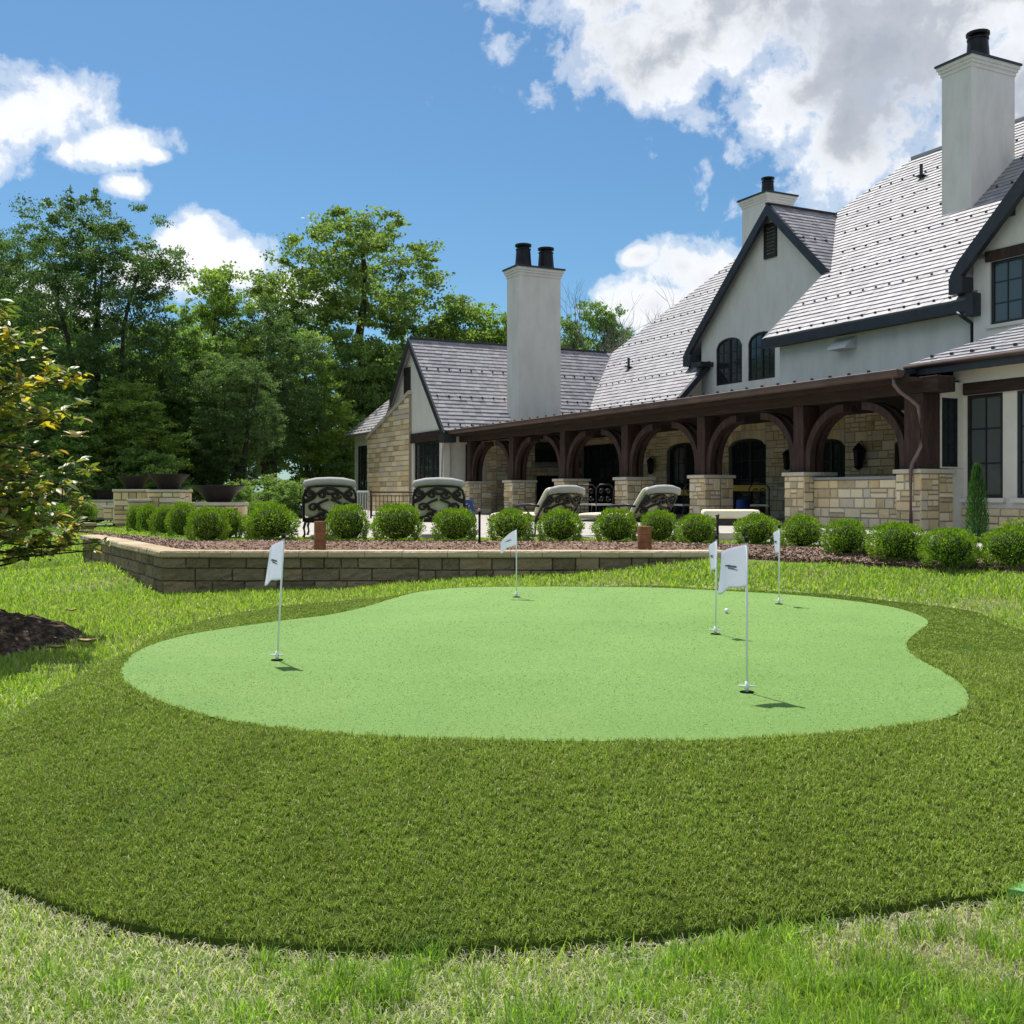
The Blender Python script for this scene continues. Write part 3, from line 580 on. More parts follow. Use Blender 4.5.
def resample(pts, ts): 
    P = np.array(pts, float); s = np.linspace(0, 1, len(P)); return np.stack([np.interp(ts, s, P[:, 0]), np.interp(ts, s, P[:, 1])], 1)
def bedz(x, y, f):
    base = np.where(x < 2.75, -.035, np.minimum(-.02, terr(x, y)+.045)); bl = np.clip((x-2.2)/1.0, 0, 1); z1 = -.03+.02*f; z2 = np.minimum(-.02, terr(x, y)+.045)
    return z1*(1-bl)+z2*bl
def build_bed():
    ts = np.linspace(0, 1, 340); A = resample(FRONT, ts); B = resample(BACK, ts); nf = 34; V = []
    for j in range(nf):
        f = j/(nf-1); p = A*(1-f)+B*f; edge = .02*np.sin(ts*170)+.015*np.sin(ts*411) if j == 0 else 0
        x = p[:, 0]; y = p[:, 1]-edge*(x > 2.8)
        z = bedz(x, y, f)+(RN.uniform(-.012, .018, len(x)) if 0 < j < nf-1 else -.02)+.03*math.sin(math.pi*f)
        if j == 0: z = np.where(x > 2.8, terr(x, y)-.02, z)
        V.append(np.stack([x, y, z], 1))
    n = len(ts); i = (np.arange(nf-1)[:, None]*n+np.arange(n-1)[None]).ravel(); q = np.stack([i, i+1, i+n+1, i+n], 1)
    link('mulch_bed', mesh_np('mulch_bed', np.concatenate(V), quads=q, mats=[M['mulch']]), kind='structure')
    # chips
    t = RN.random(26000); f = RN.random(26000)**1.3; A = resample(FRONT, t); B = resample(BACK, t); p = A*(1-f[:, None])+B*f[:, None]; ok = inview(p[:, 0], p[:, 1]); p = p[ok]; f = f[ok]
    n = len(p); z = bedz(p[:, 0], p[:, 1], f)+.03*np.sin(math.pi*f)+.012
    C = np.stack([p[:, 0], p[:, 1], z], 1); a = RN.uniform(0, 6.3, n); l = RN.uniform(.01, .035, n)[:, None]; w = RN.uniform(.004, .010, n)[:, None]
    d = np.stack([np.cos(a), np.sin(a), RN.normal(0, .35, n)], 1); s = np.stack([-np.sin(a), np.cos(a), RN.normal(0, .5, n)], 1)
    V = np.stack([C-d*l-s*w, C+d*l-s*w, C+d*l+s*w, C-d*l+s*w], 1).reshape(-1, 3); b = np.arange(n)*4
    m = surf('bark_chips', [(.1, (.10, .06, .045)), (.5, (.26, .17, .125)), (.9, (.44, .33, .26))], 20, .95, 0, island=.8)
    link('bark_chips', mesh_np('bark_chips', V, quads=np.stack([b, b+1, b+2, b+3], 1), mats=[m]), kind='stuff', label='brown bark chips strewn over the shrub bed', cat='mulch')
build_bed()
bm = bmesh.new()
pat = [(-6.9, 22.5), (-5.4, 18.1), (2.2, 17.5), (4.0, 15.9), (5.4, 14.2), (7.5, 13.2), (14, 11.0), (30, 20), (24, 60), (-4, 62), (-10, 44), (-8.6, 32)]
vv = [bm.verts.new((x, y, 0)) for x, y in pat]; vb = [bm.verts.new((x, y, -.5)) for x, y in pat]; bm.faces.new(vv)
for i in range(len(pat)): bm.faces.new((vv[i], vb[i], vb[(i+1) % len(pat)], vv[(i+1) % len(pat)]))
obj('patio', bm, M['concrete'], kind='structure')

# narrow grass strip between the shrub bed and the paving
def build_strip():
    ts = np.linspace(0, 1, 120); A = resample(BACK[1:], ts); B = resample([(-5.4, 18.15), (-1, 17.9), (2.2, 17.55), (4.0, 15.95), (5.4, 14.25), (6.4, 13.7), (7.5, 13.2), (14, 11.0)], ts)
    V = np.concatenate([np.c_[A, np.full(120, -.02)], np.c_[B, np.full(120, -.008)]]); i = np.arange(119); q = np.stack([i, i+1, i+121, i+120], 1)
    link('grass_strip', mesh_np('grass_strip', V, quads=q, mats=[M['lawn']]), kind='structure')
    t = RN.random(30000); f = RN.random(30000)[:, None]; p = resample(BACK[1:], t)*(1-f)+resample([(-5.4, 18.15), (-1, 17.9), (2.2, 17.55), (4.0, 15.95), (5.4, 14.25), (6.4, 13.7), (7.5, 13.2), (14, 11.0)], t)*f; p = p[inview(p[:, 0], p[:, 1])]; n = len(p)
    c = np.array([.14, .24, .025])+(np.array([.42, .52, .085])-np.array([.14, .24, .025]))*RN.random(n)[:, None]
    link('strip_grass', blades('strip_grass', np.c_[p, np.full(n, -.02)], RN.uniform(.03, .055, n), RN.uniform(.008, .014, n), RN.uniform(.1, .9, n), c, M['blade']), kind='stuff', label='short bright grass strip between the shrubs and the patio', cat='grass')
build_strip()


# ------------------------------------------------------------------ the house (own frame: x = -t along the porch front, y = s into the house)
HA = math.atan2(-1062, 540)+0.0
HO = (8.0727, 21.8182)
house = empty('stone_house', (HO[0], HO[1], 0), HA, label='large grey stucco and limestone house with slate roofs and a timber arched porch', cat='house')
def mS(s0): return lambda a, z, d: (-a, s0+d, z)          # walls facing the lawn (a = t)
def mT(t0): return lambda a, z, d: (-(t0+d), a, z)        # walls facing the viewer's right (a = s)
def HB(name, mat, *boxes, smooth=False, parent=house, **k):
    """boxes in (t0, t1, s0, s1, z0, z1)"""
    bm = bmesh.new()
    for (t0, t1, s0, s1, z0, z1) in boxes: box(bm, mS(0), t0, t1, z0, z1, s0, s1)
    return obj(name, bm, mat, parent, smooth, **k)
def bevel(o, w, seg=2):
    m = o.modifiers.new('bevel', 'BEVEL'); m.width = w; m.segments = seg; m.limit_method = 'ANGLE'; return o
rs = random.Random(21)
def stone_wall(name, mp, a0, a1, z0, z1, ops=(), th=.3, regions=None, **k):
    bm = bmesh.new(); facade(bm, mp, a0, a1, z0, z1, list(ops), th); core = obj(name, bm, M['mortar'], house, **k)
    bm = bmesh.new(); cur = a0
    for (aa, ab, zb, zt, rise) in sorted(ops):
        ashlar(bm, mp, cur, aa, z0, z1, rs); top = zt+rise
        if zb > z0: ashlar(bm, mp, aa, ab, z0, zb, rs)
        if rise:   # voussoirs around the arched head
            n = 9
            for i in range(n):
                x0 = aa+(ab-aa)*i/n; x1 = aa+(ab-aa)*(i+1)/n; g = lambda x: zt+rise*math.sqrt(max(0, 1-((x-(aa+ab)/2)/((ab-aa)/2))**2))
                prism(bm, mp, [(x0+.005, g(x0)+.01), (x1-.005, g(x1)+.01), (x1-.005, top+.25), (x0+.005, top+.25)], -.02, .01)
            ashlar(bm, mp, aa, ab, top+.26, z1, rs)
        else: ashlar(bm, mp, aa, ab, top, z1, rs)
        cur = ab
    ashlar(bm, mp, cur, a1, z0, z1, rs); obj('stonework', bm, M['stone'], core, norm=False); return core
def stucco(name, mp, a0, a1, z0, z1, ops=(), th=.25, mat=None):
    bm = bmesh.new(); facade(bm, mp, a0, a1, z0, z1, list(ops), th); return obj(name, bm, mat or M['stucco'], house)

# porch back wall with arched doors
SB = 5.4
doors = [(4.0, 5.34, 0, 2.1, .2), (7.2, 8.6, 0, 2.15, .22), (10.63, 12.48, 0, 2.3, .25), (14.06, 16.02, 0, 2.3, .27), (17.8, 22.1, 0, 2.75, 0)]
stone_wall('porch_wall', mS(SB), -.3, 22.9, 0, 4.08, doors)
for (a, b, z0, z1, r) in doors: window(house, mS(SB), a, b, z0+.02, z1, r, cols=2, rows=4, units=2 if b-a < 3 else 4, d=.16, name='door')
stucco('upper_wall', mS(SB+.01), 2.5, 10.0, 4.08, 5.5)
bm = bmesh.new(); prism(bm, mT(9.85), [(SB+.26, 3.9), (7.79, 3.9), (7.79, 7.9), (SB+.26, 5.7)], 0, .15); obj('upper_side_wall', bm, M['stucco'], house)
# porch end wall and fireplace breast
door_b = (.5, 1.28, 0, 2.75, 0)
stucco('wing_side_wall', mT(22.9), -.2, SB, 0, 3.3, [door_b], mat=M['cream'])
window(house, mT(22.9), *door_b[:4], 0, cols=1, rows=4, d=.1, name='door')
fb = bmesh.new(); facade(fb, mT(22.0), 1.45, 5.1, 0, 3.0, [(3.25, 4.7, .35, 1.5, 0)], .9); core = obj('fireplace', fb, M['mortar'], house)
fb = bmesh.new()
ashlar(fb, mT(22.0), 1.45, 3.25, 0, 3.0, rs); ashlar(fb, mT(22.0), 4.7, 5.1, 0, 3.0, rs); ashlar(fb, mT(22.0), 3.25, 4.7, 0, .35, rs); ashlar(fb, mT(22.0), 3.25, 4.7, 1.5, 1.85, rs); ashlar(fb, mT(22.0), 3.25, 4.7, 1.98, 3.0, rs)
ashlar(fb, lambda a, z, d: (-a, 1.45+d, z), 22.0, 22.9, 0, 3.0, rs); obj('stonework', fb, M['stone'], core, norm=False)
HB('mantel', M['bluestone'], (21.75, 22.02, 3.0, 4.95, 1.86, 1.98), parent=core)
HB('firebox', M['dark'], (22.3, 22.85, 3.25, 4.7, .36, 1.49), parent=core)
o = HB('television', M['glass'], (21.93, 21.975, 3.15, 4.8, 2.05, 2.85), parent=core)

# wing
def poly_wall(name, s0, th, poly, mat, ops=None):
    bm = bmesh.new(); prism(bm, mS(s0), poly, 0, th); return obj(name, bm, mat, house)
WA = (25.9, 7.12)
poly_wall('wing_gable_wall', -.5, .25, [(22.75, 3.3), (26.2, 3.3), (28.9, 3.3), (28.9, 4.1), WA, (22.75, 3.62)], M['stucco'])
stucco('wing_front_wall', mS(-.5), 22.75, 26.2, 0, 2.9, [(23.2, 26.0, .62, 2.9, 0)], mat=M['cream'])
window(house, mS(-.5), 23.2, 26.0, .62, 2.9, cols=2, rows=4, units=3, d=.1)
HB('timber_header', M['beam'], (22.9, 26.2, -.56, -.3, 2.902, 3.298))
bm = bmesh.new(); prism(bm, mS(-.62), [(26.2, 0), (31.5, 0), (31.5, 3.35), (26.2, 5.0)], 0, .36); bw = obj('buttress_wall', bm, M['mortar'], house)
bm = bmesh.new()
a = 26.2
while a < 31.45:
    w = min(.53, 31.5-a); ashlar(bm, mS(-.62), a, a+w, 0, 5.0-(a+w-26.2)*.311-.02, rs, wmin=.53, wmax=.54) if False else None; a += w
for k in range(22):
    z0 = k*.22; z1 = z0+.22
    tmax = min(31.5, 26.2+(5.0-z1)/.311)
    if tmax > 26.5 and z1 < 5: ashlar(bm, mS(-.62), 26.2, tmax, z0, z1, rs, hmin=.14, hmax=.165, wmin=.3, wmax=.95)
obj('stonework', bm, M['stone'], bw, norm=False)
bm = bmesh.new(); prism(bm, mS(-.68), [(26.15, 5.01), (31.6, 3.32), (31.6, 3.44), (26.15, 5.14)], 0, .48); obj('sloped_coping', bm, M['capstone'], bw)
stucco('lean_to_wall', mS(.4), 28.9, 36.4, 0, 3.75, [(34.4, 36.0, .9, 3.2, 0)], mat=M['cream']); window(house, mS(.4), 34.4, 36.0, .9, 3.2, cols=2, rows=3, units=2)
stucco('lean_to_side_wall', mT(22.9), SB, 9, 0, 3.3)
# block at right of the porch
stucco('bay_wall', mS(1.3), -9.5, -.2, .45, 3.35, [(-1.30, -.44, .66, 2.78, 0), (-2.52, -1.62, .66, 2.78, 0), (-3.8, -2.9, .66, 2.78, 0), (-6.5, -4.5, .66, 2.78, 0)], mat=M['cream'])
stone_wall('bay_base', mS(1.24), -9.5, -.2, 0, .45)
for a, b in ((-1.30, -.44), (-2.52, -1.62), (-3.8, -2.9), (-6.5, -4.5)):
    window(house, mS(1.3), a, b, .66, 2.78, cols=2, rows=3, units=1 if b-a < 1.5 else 2, d=.05, glass=M['curtain']); HB('window_sill', M['cream'], (a-.08, b+.08, 1.2, 1.36, .57, .655))
HB('timber_header', M['beam'], (-9.4, -.40, 1.235, 1.42, 2.785, 3.03))
HB('frieze', M['cream'], (-9.5, -.15, 1.24, 1.29, 3.035, 3.3))
stucco('bay_return_wall', mT(-.36),   .62, 1.3, 1.27, 3.05, [(.66, 1.12, 1.3, 2.72, 0)], .15, M['cream']); window(house, mT(-.36), .66, 1.12, 1.3, 2.72, cols=2, rows=3, d=.03, fw=.05)
stucco('bay_return_wall', mT(-.36), .9, 1.3, 0, 1.265, (), .15, M['cream'])
stone_wall('bay_side_wall', lambda a, z, d: (-(-.3-d)-.0, a, z), 1.56, SB, 0, 3.9)

# piers, posts, braces, beam
near = [-.41, 2.97, 6.69, 10.39, 14.1, 17.8, 21.47]
PT = 1.25
posts = []
for i, t0 in enumerate(near):
    W = .67 if i else .66; D = .55 if i else .88
    secs = [(0, .52), (.545, .95)]
    bm = bmesh.new(); box(bm, mS(0), t0+.02, t0+W-.02, 0, PT-.09, .02, .93)
    pier = obj('pier', bm, M['mortar'], house)
    bm = bmesh.new(); hh = PT-.09
    prs = dict(hmin=.11, hmax=.19, wmin=.16, wmax=.34, proud=.022)
    ashlar(bm, mS(0.02), t0, t0+W, 0, hh, rs, **prs)
    for a, b in secs: ashlar(bm, mT(t0+.02), a, b, 0, hh, rs, **prs)
    ashlar(bm, lambda a, z, d: (-(t0+W-.02-d), a, z), 0, .95, 0, hh, rs, **prs)
    obj('stonework', bm, M['stone'], pier, norm=False)
    bm = bmesh.new(); box(bm, mS(0), t0-.04, t0+W+.04, hh+.002, PT, -.05, .525); box(bm, mS(0), t0-.04, t0+W+.04, hh+.002, PT, .545, 1.0)
    bevel(obj('pier_cap', bm, M['capstone'], pier), .012)
    pt0, pt1 = (t0+.16, t0+.50) if i else (t0+.06, t0+.55)
    posts.append((pt0, pt1))
    p = HB('post', M['timber'], (pt0, pt1, .12, .62, PT+.002, 2.80)); bevel(p, .015)
def brace(tp, dirn, s0, s1, Rr=1.22, th=.17):
    """curved brace from post face tp towards dirn"""
    bm = bmesh.new(); n = 14; zt = 2.80; cx = tp+dirn*Rr; cz = zt-Rr-.06; rings = []
    for k in range(n+1):
        a = math.pi/2*k/n
        ci, si = math.cos(a), math.sin(a)
        o_ = (cx-dirn*Rr*ci, cz+Rr*si); i_ = (cx-dirn*(Rr-th)*ci, cz+(Rr-th)*si)
        rings.append([bm.verts.new((-q[0], s, q[1])) for q, s in ((o_, s0), (i_, s0), (i_, s1), (o_, s1))])
    for a, b in zip(rings, rings[1:]):
        for k in range(4): bm.faces.new((a[k], a[(k+1) % 4], b[(k+1) % 4], b[k]))
    bm.faces.new(rings[0]); bm.faces.new(rings[-1][::-1])
    obj('brace', bm, M['timber'], house)
    o = HB('brace_foot', M['timber'], (min(tp+dirn*.002, tp+dirn*.168), max(tp+dirn*.002, tp+dirn*.168), s0+.002, s1-.002, PT+.003, cz-.001))
for i, (a, b) in enumerate(posts):
    if i < 6: brace(b, 1, .17, .32); brace(b, 1, .43, .57, 1.20)
    if i > 0: brace(a, -1, .17, .32); brace(a, -1, .43, .57, 1.20)
o = HB('porch_beam', M['beam'], (-.75, 22.6, .08, .60, 2.802, 3.12)); bevel(o, .012)
HB('fascia', M['beam'], (-.45, 22.5, -.42, -.36, 2.98, 3.14))
HB('soffit', M['ceiling'], (-.4, 22.5, -.36, .075, 3.04, 3.10))
bm = bmesh.new()   # half round gutter
pr = [(-.60+.12*math.cos(a)-.02, 3.19-.12*math.sin(a)) for a in [math.pi*k/8 for k in range(9)]]
pr = [(-.44, 3.21)]+[(-.55+.11*math.cos(math.pi*k/8), 3.17-.10*math.sin(math.pi*k/8)) for k in range(9)]+[(-.66, 3.21), (-.672, 3.225), (-.655, 3.235)]
f0 = [bm.verts.new((.40, y, z)) for y, z in pr]; f1 = [bm.verts.new((-22.5, y, z)) for y, z in pr]
for k in range(len(pr)-1): bm.faces.new((f0[k], f0[k+1], f1[k+1], f1[k]))
bm.faces.new(f0); bm.faces.new(f1[::-1]); obj('gutter', bm, M['gutter'], house, smooth=False)
# porch roof and ceiling
HB('porch_ceiling', M['ceiling'], (-.29, 22.88, .61, SB-.01, 3.02, 3.10))
bm = bmesh.new(); prism(bm, lambda a, z, d: (-d, a, z), [(-.5, 3.24), (7.79, 4.25), (7.79, 4.17), (-.5, 3.14)], .30, 22.6); obj('porch_roof', bm, M['trim'], house)
def brk(bm, p, dt=.035, h=.075, ln=.10):
    """snow guard: foot and upright blade"""
    t, s, z, k = p; box(bm, mS(0), t-dt, t+dt, z+.02, z+h, s-.012, s+.012); box(bm, mS(0), t-dt*.45, t+dt*.45, z-.005+.02, z+.045, s, s+ln)
guards = []
for i in range(39): guards.append((.6+i*.56, -.40, 3.245, .12))
# downpipes
bm = bmesh.new(); tube(bm, [(.22, -.55, 3.10), (.22, -.55, 2.95), (.24, -.40, 2.80), (.30, -.18, 2.66), (.36, -.02, 2.52), (.38, .02, 2.3), (.38, .02, 1.70), (.34, -.02, 1.55), (.28, -.10, 1.36), (.27, -.13, 1.2), (.27, -.13, .02)], .04, 10)
obj('downpipe', bm, M['spout'], house, smooth=True)
bm = bmesh.new(); tube(bm, [(-22.5, -.5, 3.12), (-22.55, -.5, 2.95), (-22.70, -.60, 2.75), (-22.72, -.6, 2.5), (-22.72, -.6, .02)], .055, 8); obj('downpipe', bm, M['cream'], house, smooth=True)
# low wall in the end bay
stone_wall('porch_low_wall', mS(.3), .26, 2.96, 0, 1.06, th=.28); HB('low_wall_cap', M['bluestone'], (.27, 2.95, .24, .64, 1.062, 1.12))

# ---- slate roofs
def Ps(z0, k, s0=0):
    """plane rising with s: h = t, q = distance up the slope from s0"""
    c = 1/math.hypot(1, k); n = Vector((0, -k*c, c))
    def P(h, q, nn): s = s0+q*c; return (-h, s+n.y*nn, z0+k*(s-s0)+n.z*nn)
    return P, c
def roof_s(name, poly_ts, z0, k, s0, gr_rows=(), seed=1, t_clip=None):
    P, c = Ps(z0, k, s0); poly = [(t, (s-s0)/c) for t, s in poly_ts]; bm = bmesh.new(); slates(bm, poly, P, random.Random(seed))
    o = obj(name, bm, M['slate'], house)
    for q in gr_rows:
        s = s0+q*c; row = clip(clip(poly, 1, q-.01, True), 1, q+.01, False)
        if not row: continue
        t0 = min(p[0] for p in row); t1 = max(p[0] for p in row); t = t0+.25
        while t < t1-.15:
            if not t_clip or t_clip(t, s): guards.append((t, s, z0+k*(s-s0)+.02, k))
            t += .50
    return o
def roof_t(name, poly_sq, t0, z0, k, rows=(), seed=1):
    """slope facing the viewer's right; eave at t0, rising with t; poly in (s, q)"""
    c = 1/math.hypot(1, k)
    def P(h, q, nn): t = t0+q*c; return (-(t-k*c*nn), h, z0+k*(t-t0)+c*nn)
    bm = bmesh.new(); slates(bm, poly_sq, P, random.Random(seed)); o = obj(name, bm, M['slate'], house)
    for q in rows:
        row = clip(clip(poly_sq, 1, q-.01, True), 1, q+.01, False)
        if not row: continue
        a0 = min(p[0] for p in row); a1 = max(p[0] for p in row); a = a0+.25; t = t0+q*c
        while a < a1-.15:
            bmg.append((t, a, z0+k*(t-t0)+.02)); a += .50
    return o
bmg = []
KR = .912; ZR = 1.04
RR = [.12, 1.55, 3.0, 4.45, 5.9, 7.35, 8.8]
vis = lambda t, s: (s < 7.78 or t < 10.25+(s-7.78)*1.0) and t > -2.4
roof_s('main_roof', [(10.25, 5.0), (2.5, 5.0), (2.5, 12.70), (11.45, 12.70), (13.2, 10.85), (10.25, 7.8)], ZR+KR*5.0, KR, 5.0, RR, 5, vis)
roof_s('main_roof', [(2.5, 5.5), (-7.5, 5.5), (-7.5, 12.70), (2.5, 12.70)], ZR+KR*5.5, KR, 5.5, [8.8-.67, 8.8-.67-1.45, 8.8-.67-2.9], 5, vis)
vl = lambda t, s: t > 16.9 or (s > 9.3 and t > 16.2)
roof_s('main_roof', [(16.75, 5.3), (21.9, 5.3), (26.05, 9.2), (21.6, 13.6), (14.0, 13.6), (14.0, 11.6), (16.75, 8.9)], 3.25, 1.0, 5.3, [.2, 1.65, 3.1, 4.55, 6.0, 7.45, 8.9, 10.35], 6, vl)
# rear slopes close the roof volumes
bm = bmesh.new()
for q in ([(11.45, 12.70, 12.62), (-7.5, 12.70, 12.62), (-7.5, 20, 6.0), (11.45, 20, 6.0)], [(13.2, 10.85, 10.93), (11.45, 12.70, 12.62), (11.45, 20, 6.0), (21.6, 20, 6.0), (21.6, 13.6, 11.50), (14.0, 13.6, 11.5)], [(21.6, 13.6, 11.55), (26.05, 9.2, 7.15), (28, 9.2, 5), (28, 20, 5), (21.6, 20, 6)]):
    bm.faces.new([bm.verts.new((-t, s, z-.03)) for t, s, z in q])
obj('rear_roof', bm, M['slate'], house)
# wing roof
WK = 1.09; tE = 22.2; zE = WA[1]+.14-WK*(25.9-tE); cW = 1/math.hypot(1, WK)
sv = lambda t: 2.05+(WA[1]+.14)-WK*(25.9-t)+.1
roof_t('wing_roof', [(-.72, 0), (sv(tE), 0), (sv(25.9), (25.9-tE)/cW), (-.72, (25.9-tE)/cW)], tE, zE, WK, [.25, 1.9, 3.55], 9)
bm = bmesh.new(); bm.faces.new([bm.verts.new(v) for v in ((-25.9, -.72, WA[1]+.17), (-25.9, 9.4, WA[1]+.17), (-29.0, 9.4, 4.0), (-29.0, -.72, 4.0))]); obj('rear_roof', bm, M['slate'], house)
roof_s('lean_to_roof', [(28.6, -.05), (36.7, -.05), (33.9, 2.75), (28.6, 2.75)], 3.74, 1.0, -.05, [.15], 12)
# low hipped roof over the bay
roof_s('bay_roof', [(.62, .72), (-9.6, .72), (-9.6, 3.9), (-2.4, 3.9)], 3.47, .46, .72, [.25], 14, lambda t, s: t > -4)
bm = bmesh.new(); bm.faces.new([bm.verts.new(v) for v in ((-.62, .72, 3.47), (2.4, 3.9, 4.93), (2.4, 5.2, 4.93), (-1.4, 5.2, 3.9))]); bm.faces.new([bm.verts.new(v) for v in ((2.4, 3.9, 4.93), (9.6, 3.9, 4.93), (9.6, 5.2, 4.93), (2.4, 5.2, 4.93))]); obj('rear_roof', bm, M['slate'], house)
HB('eave_trim', M['trim'], (-9.6, .62, .70, .80, 3.24, 3.40), (.50, .62, .80, 1.6, 3.24, 3.40)); HB('soffit', M['trim'], (-9.5, .50, .80, 1.24, 3.31, 3.36))
bm = bmesh.new(); tube(bm, [(9.6, .64, 3.43), (-.60, .64, 3.43)], .05, 8); obj('gutter', bm, M['gutter'], house, smooth=True)
# main eave
HB('eave_trim', M['trim'], (2.45, 10.3, 4.92, 5.04, 5.30, 5.56), (2.45, 10.3, 5.04, SB, 5.34, 5.40), (2.40, 2.62, 4.90, 5.6, 5.16, 5.72))
bm = bmesh.new(); tube(bm, [(-2.9, 4.95, 5.3), (-2.75, 5.0, 5.16), (-2.74, 5.3, 5.02), (-2.74, 5.32, 4.2)], .05, 8); obj('downpipe', bm, M['trim'], house, smooth=True)
# left verge board of main roof and right verge of the left roof
def board(name, pts, s0, s1, h, mat=None):
    """sloping board: (t, z) top edge points"""
    bm = bmesh.new(); prism(bm, mS(s0), pts+[(t, z-h) for t, z in pts[::-1]], 0, s1-s0); return obj(name, bm, mat or M['trim'], house)
bm = bmesh.new(); prism(bm, mT(16.60), [(5.25, 3.24), (7.8, 5.79), (7.8, 5.50), (5.25, 2.95)], 0, .16); obj('verge_board', bm, M['trim'], house)
bm = bmesh.new(); prism(bm, mT(10.2), [(4.95, 5.60), (7.75, 8.12), (7.75, 7.9), (4.95, 5.34)], 0, .10); obj('verge_board', bm, M['trim'], house)
# central gable
SG = 7.8; GA = (12.98, 10.62); GK = .95
gz = lambda t: GA[1]-GK*abs(t-GA[0])
gw = [(14.75, 16.26, 4.81, 6.18, .34), (12.98, 14.42, 4.81, 6.16, .34)]
stucco('gable_wall', mS(SG), 10.0, 17.15, 4.0, 6.58, gw)
poly_wall('gable_wall', SG, .25, [(10.0, 6.58), (17.15, 6.58), (17.15, gz(17.15)), GA, (10.0, gz(10.0))], M['stucco']) if gz(17.15) > 6.6 else poly_wall('gable_wall', SG, .25, [(10.0, 6.581), (GA[0]+(GA[1]-6.581)/GK, 6.581), GA, (10.0, gz(10.0))], M['stucco'])
for w_ in gw: window(house, mS(SG), *w_, cols=2, rows=4, units=2, d=.06)
bm = bmesh.new()
for k in range(9): prism(bm, mS(SG), [(12.92, 9.06+k*.125), (13.44, 9.06+k*.125), (13.44, 9.15+k*.125), (12.92, 9.15+k*.125)], -.05, -.002)
box(bm, mS(SG), 12.86, 12.92, 9.0, 10.2, -.07, -.001); box(bm, mS(SG), 13.44, 13.50, 9.0, 10.2, -.07, -.001); box(bm, mS(SG), 12.92, 13.44, 10.16, 10.21, -.07, -.001); box(bm, mS(SG), 12.92, 13.44, 9.0, 9.05, -.07, -.001)
obj('louvre', bm, M['louvre'], house)
board('barge_board', [(17.75, gz(17.75)+.10), (17.2, gz(17.2)+.16), (GA[0], GA[1]+.18)], 7.42, 7.56, .40)
board('barge_board', [(9.85, gz(9.85)+.14), (GA[0]-.001, GA[1]+.18)], 7.42, 7.56, .40)
HB('barge_foot', M['trim'], (17.35, 17.8, 7.40, 8.0, gz(17.75)-.42, gz(17.75)+.02))
bm = bmesh.new(); prism(bm, mS(7.562), [(GA[0], GA[1]+.17), (17.7, gz(17.7)+.10), (17.7, gz(17.7)-.02), (GA[0], GA[1]+.02)], 0, 3.6); obj('gable_roof', bm, M['slate'], house)
cG = 1/math.hypot(1, GK); s_v = lambda t: (gz(t)+.12-ZR)/KR
roof_t('gable_roof', [(7.43, 0), (s_v(9.9), 0), (s_v(GA[0])+.1, (GA[0]-9.9)/cG), (7.43, (GA[0]-9.9)/cG)], 9.9, gz(9.9)+.12, GK, [.45, 2.1], 16)
HB('ridge_cap', M['trim'], (GA[0]-.08, GA[0]+.08, 7.42, 10.6, GA[1]+.17, GA[1]+.22)); HB('ridge_cap', M['slate'], (-7.5, 11.4, 12.62, 12.80, 12.62, 12.72)); HB('ridge_cap', M['trim'], (25.82, 25.98, -.72, 9.0, WA[1]+.16, WA[1]+.22))
HB('eave_return', M['trim'], (16.4, 17.0, 7.2, 7.8, 5.55, 5.72))
# wing gable boards and louvre
wgz = lambda t: WA[1]+.14-WK*abs(t-25.9)
board('barge_board', [(22.1, wgz(22.1)+.02), (25.9, WA[1]+.20)], -.80, -.722, .34); board('barge_board', [(28.1, wgz(28.1)+.05), (25.901, WA[1]+.20)], -.80, -.722, .34)
HB('barge_foot', M['trim'], (22.0, 22.5, -.82, -.3, wgz(22.1)-.36, wgz(22.1)-.02))
bm = bmesh.new(); box(bm, mS(-.5), 26.3, 27.0, 5.0, 6.15, -.05, -.001)
for k in range(8): box(bm, mS(-.5), 26.34, 26.96, 5.06+k*.13, 5.14+k*.13, -.07, -.052)
obj('louvre', bm, M['louvre'], house)
# right gable
SR = 5.2; RA = (-2.0, 10.85); RK = .93
rz = lambda t: RA[1]-RK*abs(t-RA[0])
poly_wall('gable_wall', SR, .25, [(2.62, 6.68), (2.55, rz(2.55)-.05), RA, (-6.6, rz(-6.6)), (-6.6, 6.68)], M['stucco'])
stucco('gable_wall', mS(SR), -6.6, 2.62, 3.9, 6.679, [(-.55, 2.14, 4.89, 6.44, 0)]); window(house, mS(SR), -.55, 2.14, 4.89, 6.44, cols=2, rows=3, units=3, d=.08, glass=M['curtain'])
bm = bmesh.new(); prism(bm, mT(2.50), [(SR+.25, 3.9), (9.5, 3.9), (9.5, 6.9), (SR+.25, 6.9)], 0, .12); obj('gable_side_wall', bm, M['stucco'], house)
HB('timber_header', M['timber'], (-.65, 2.24, SR-.06, SR+.1, 6.442, 6.70)); HB('window_sill', M['cream'], (-.62, 2.22, SR-.07, SR+.05, 4.80, 4.885))
board('barge_board', [(3.0, rz(3.0)+.02), (2.75, rz(2.75)+.12), (RA[0], RA[1]+.18)], 4.80, 4.96, .46)
board('barge_board', [(-7.0, rz(-7.0)+.02), (RA[0]-.001, RA[1]+.18)], 4.80, 4.96, .46)
HB('barge_foot', M['trim'], (2.62, 3.02, 4.78, 5.2, rz(3.0)-.46, rz(3.0)-.05))
bm = bmesh.new(); prism(bm, mS(4.962), [(RA[0], RA[1]+.17), (2.95, rz(2.95)+.13), (2.95, rz(2.95)+.0), (RA[0], RA[1]+.02), (-6.9, rz(-6.9)), (-6.9, rz(-6.9)+.13)], 0, 5.9); obj('gable_roof', bm, M['slate'], house)
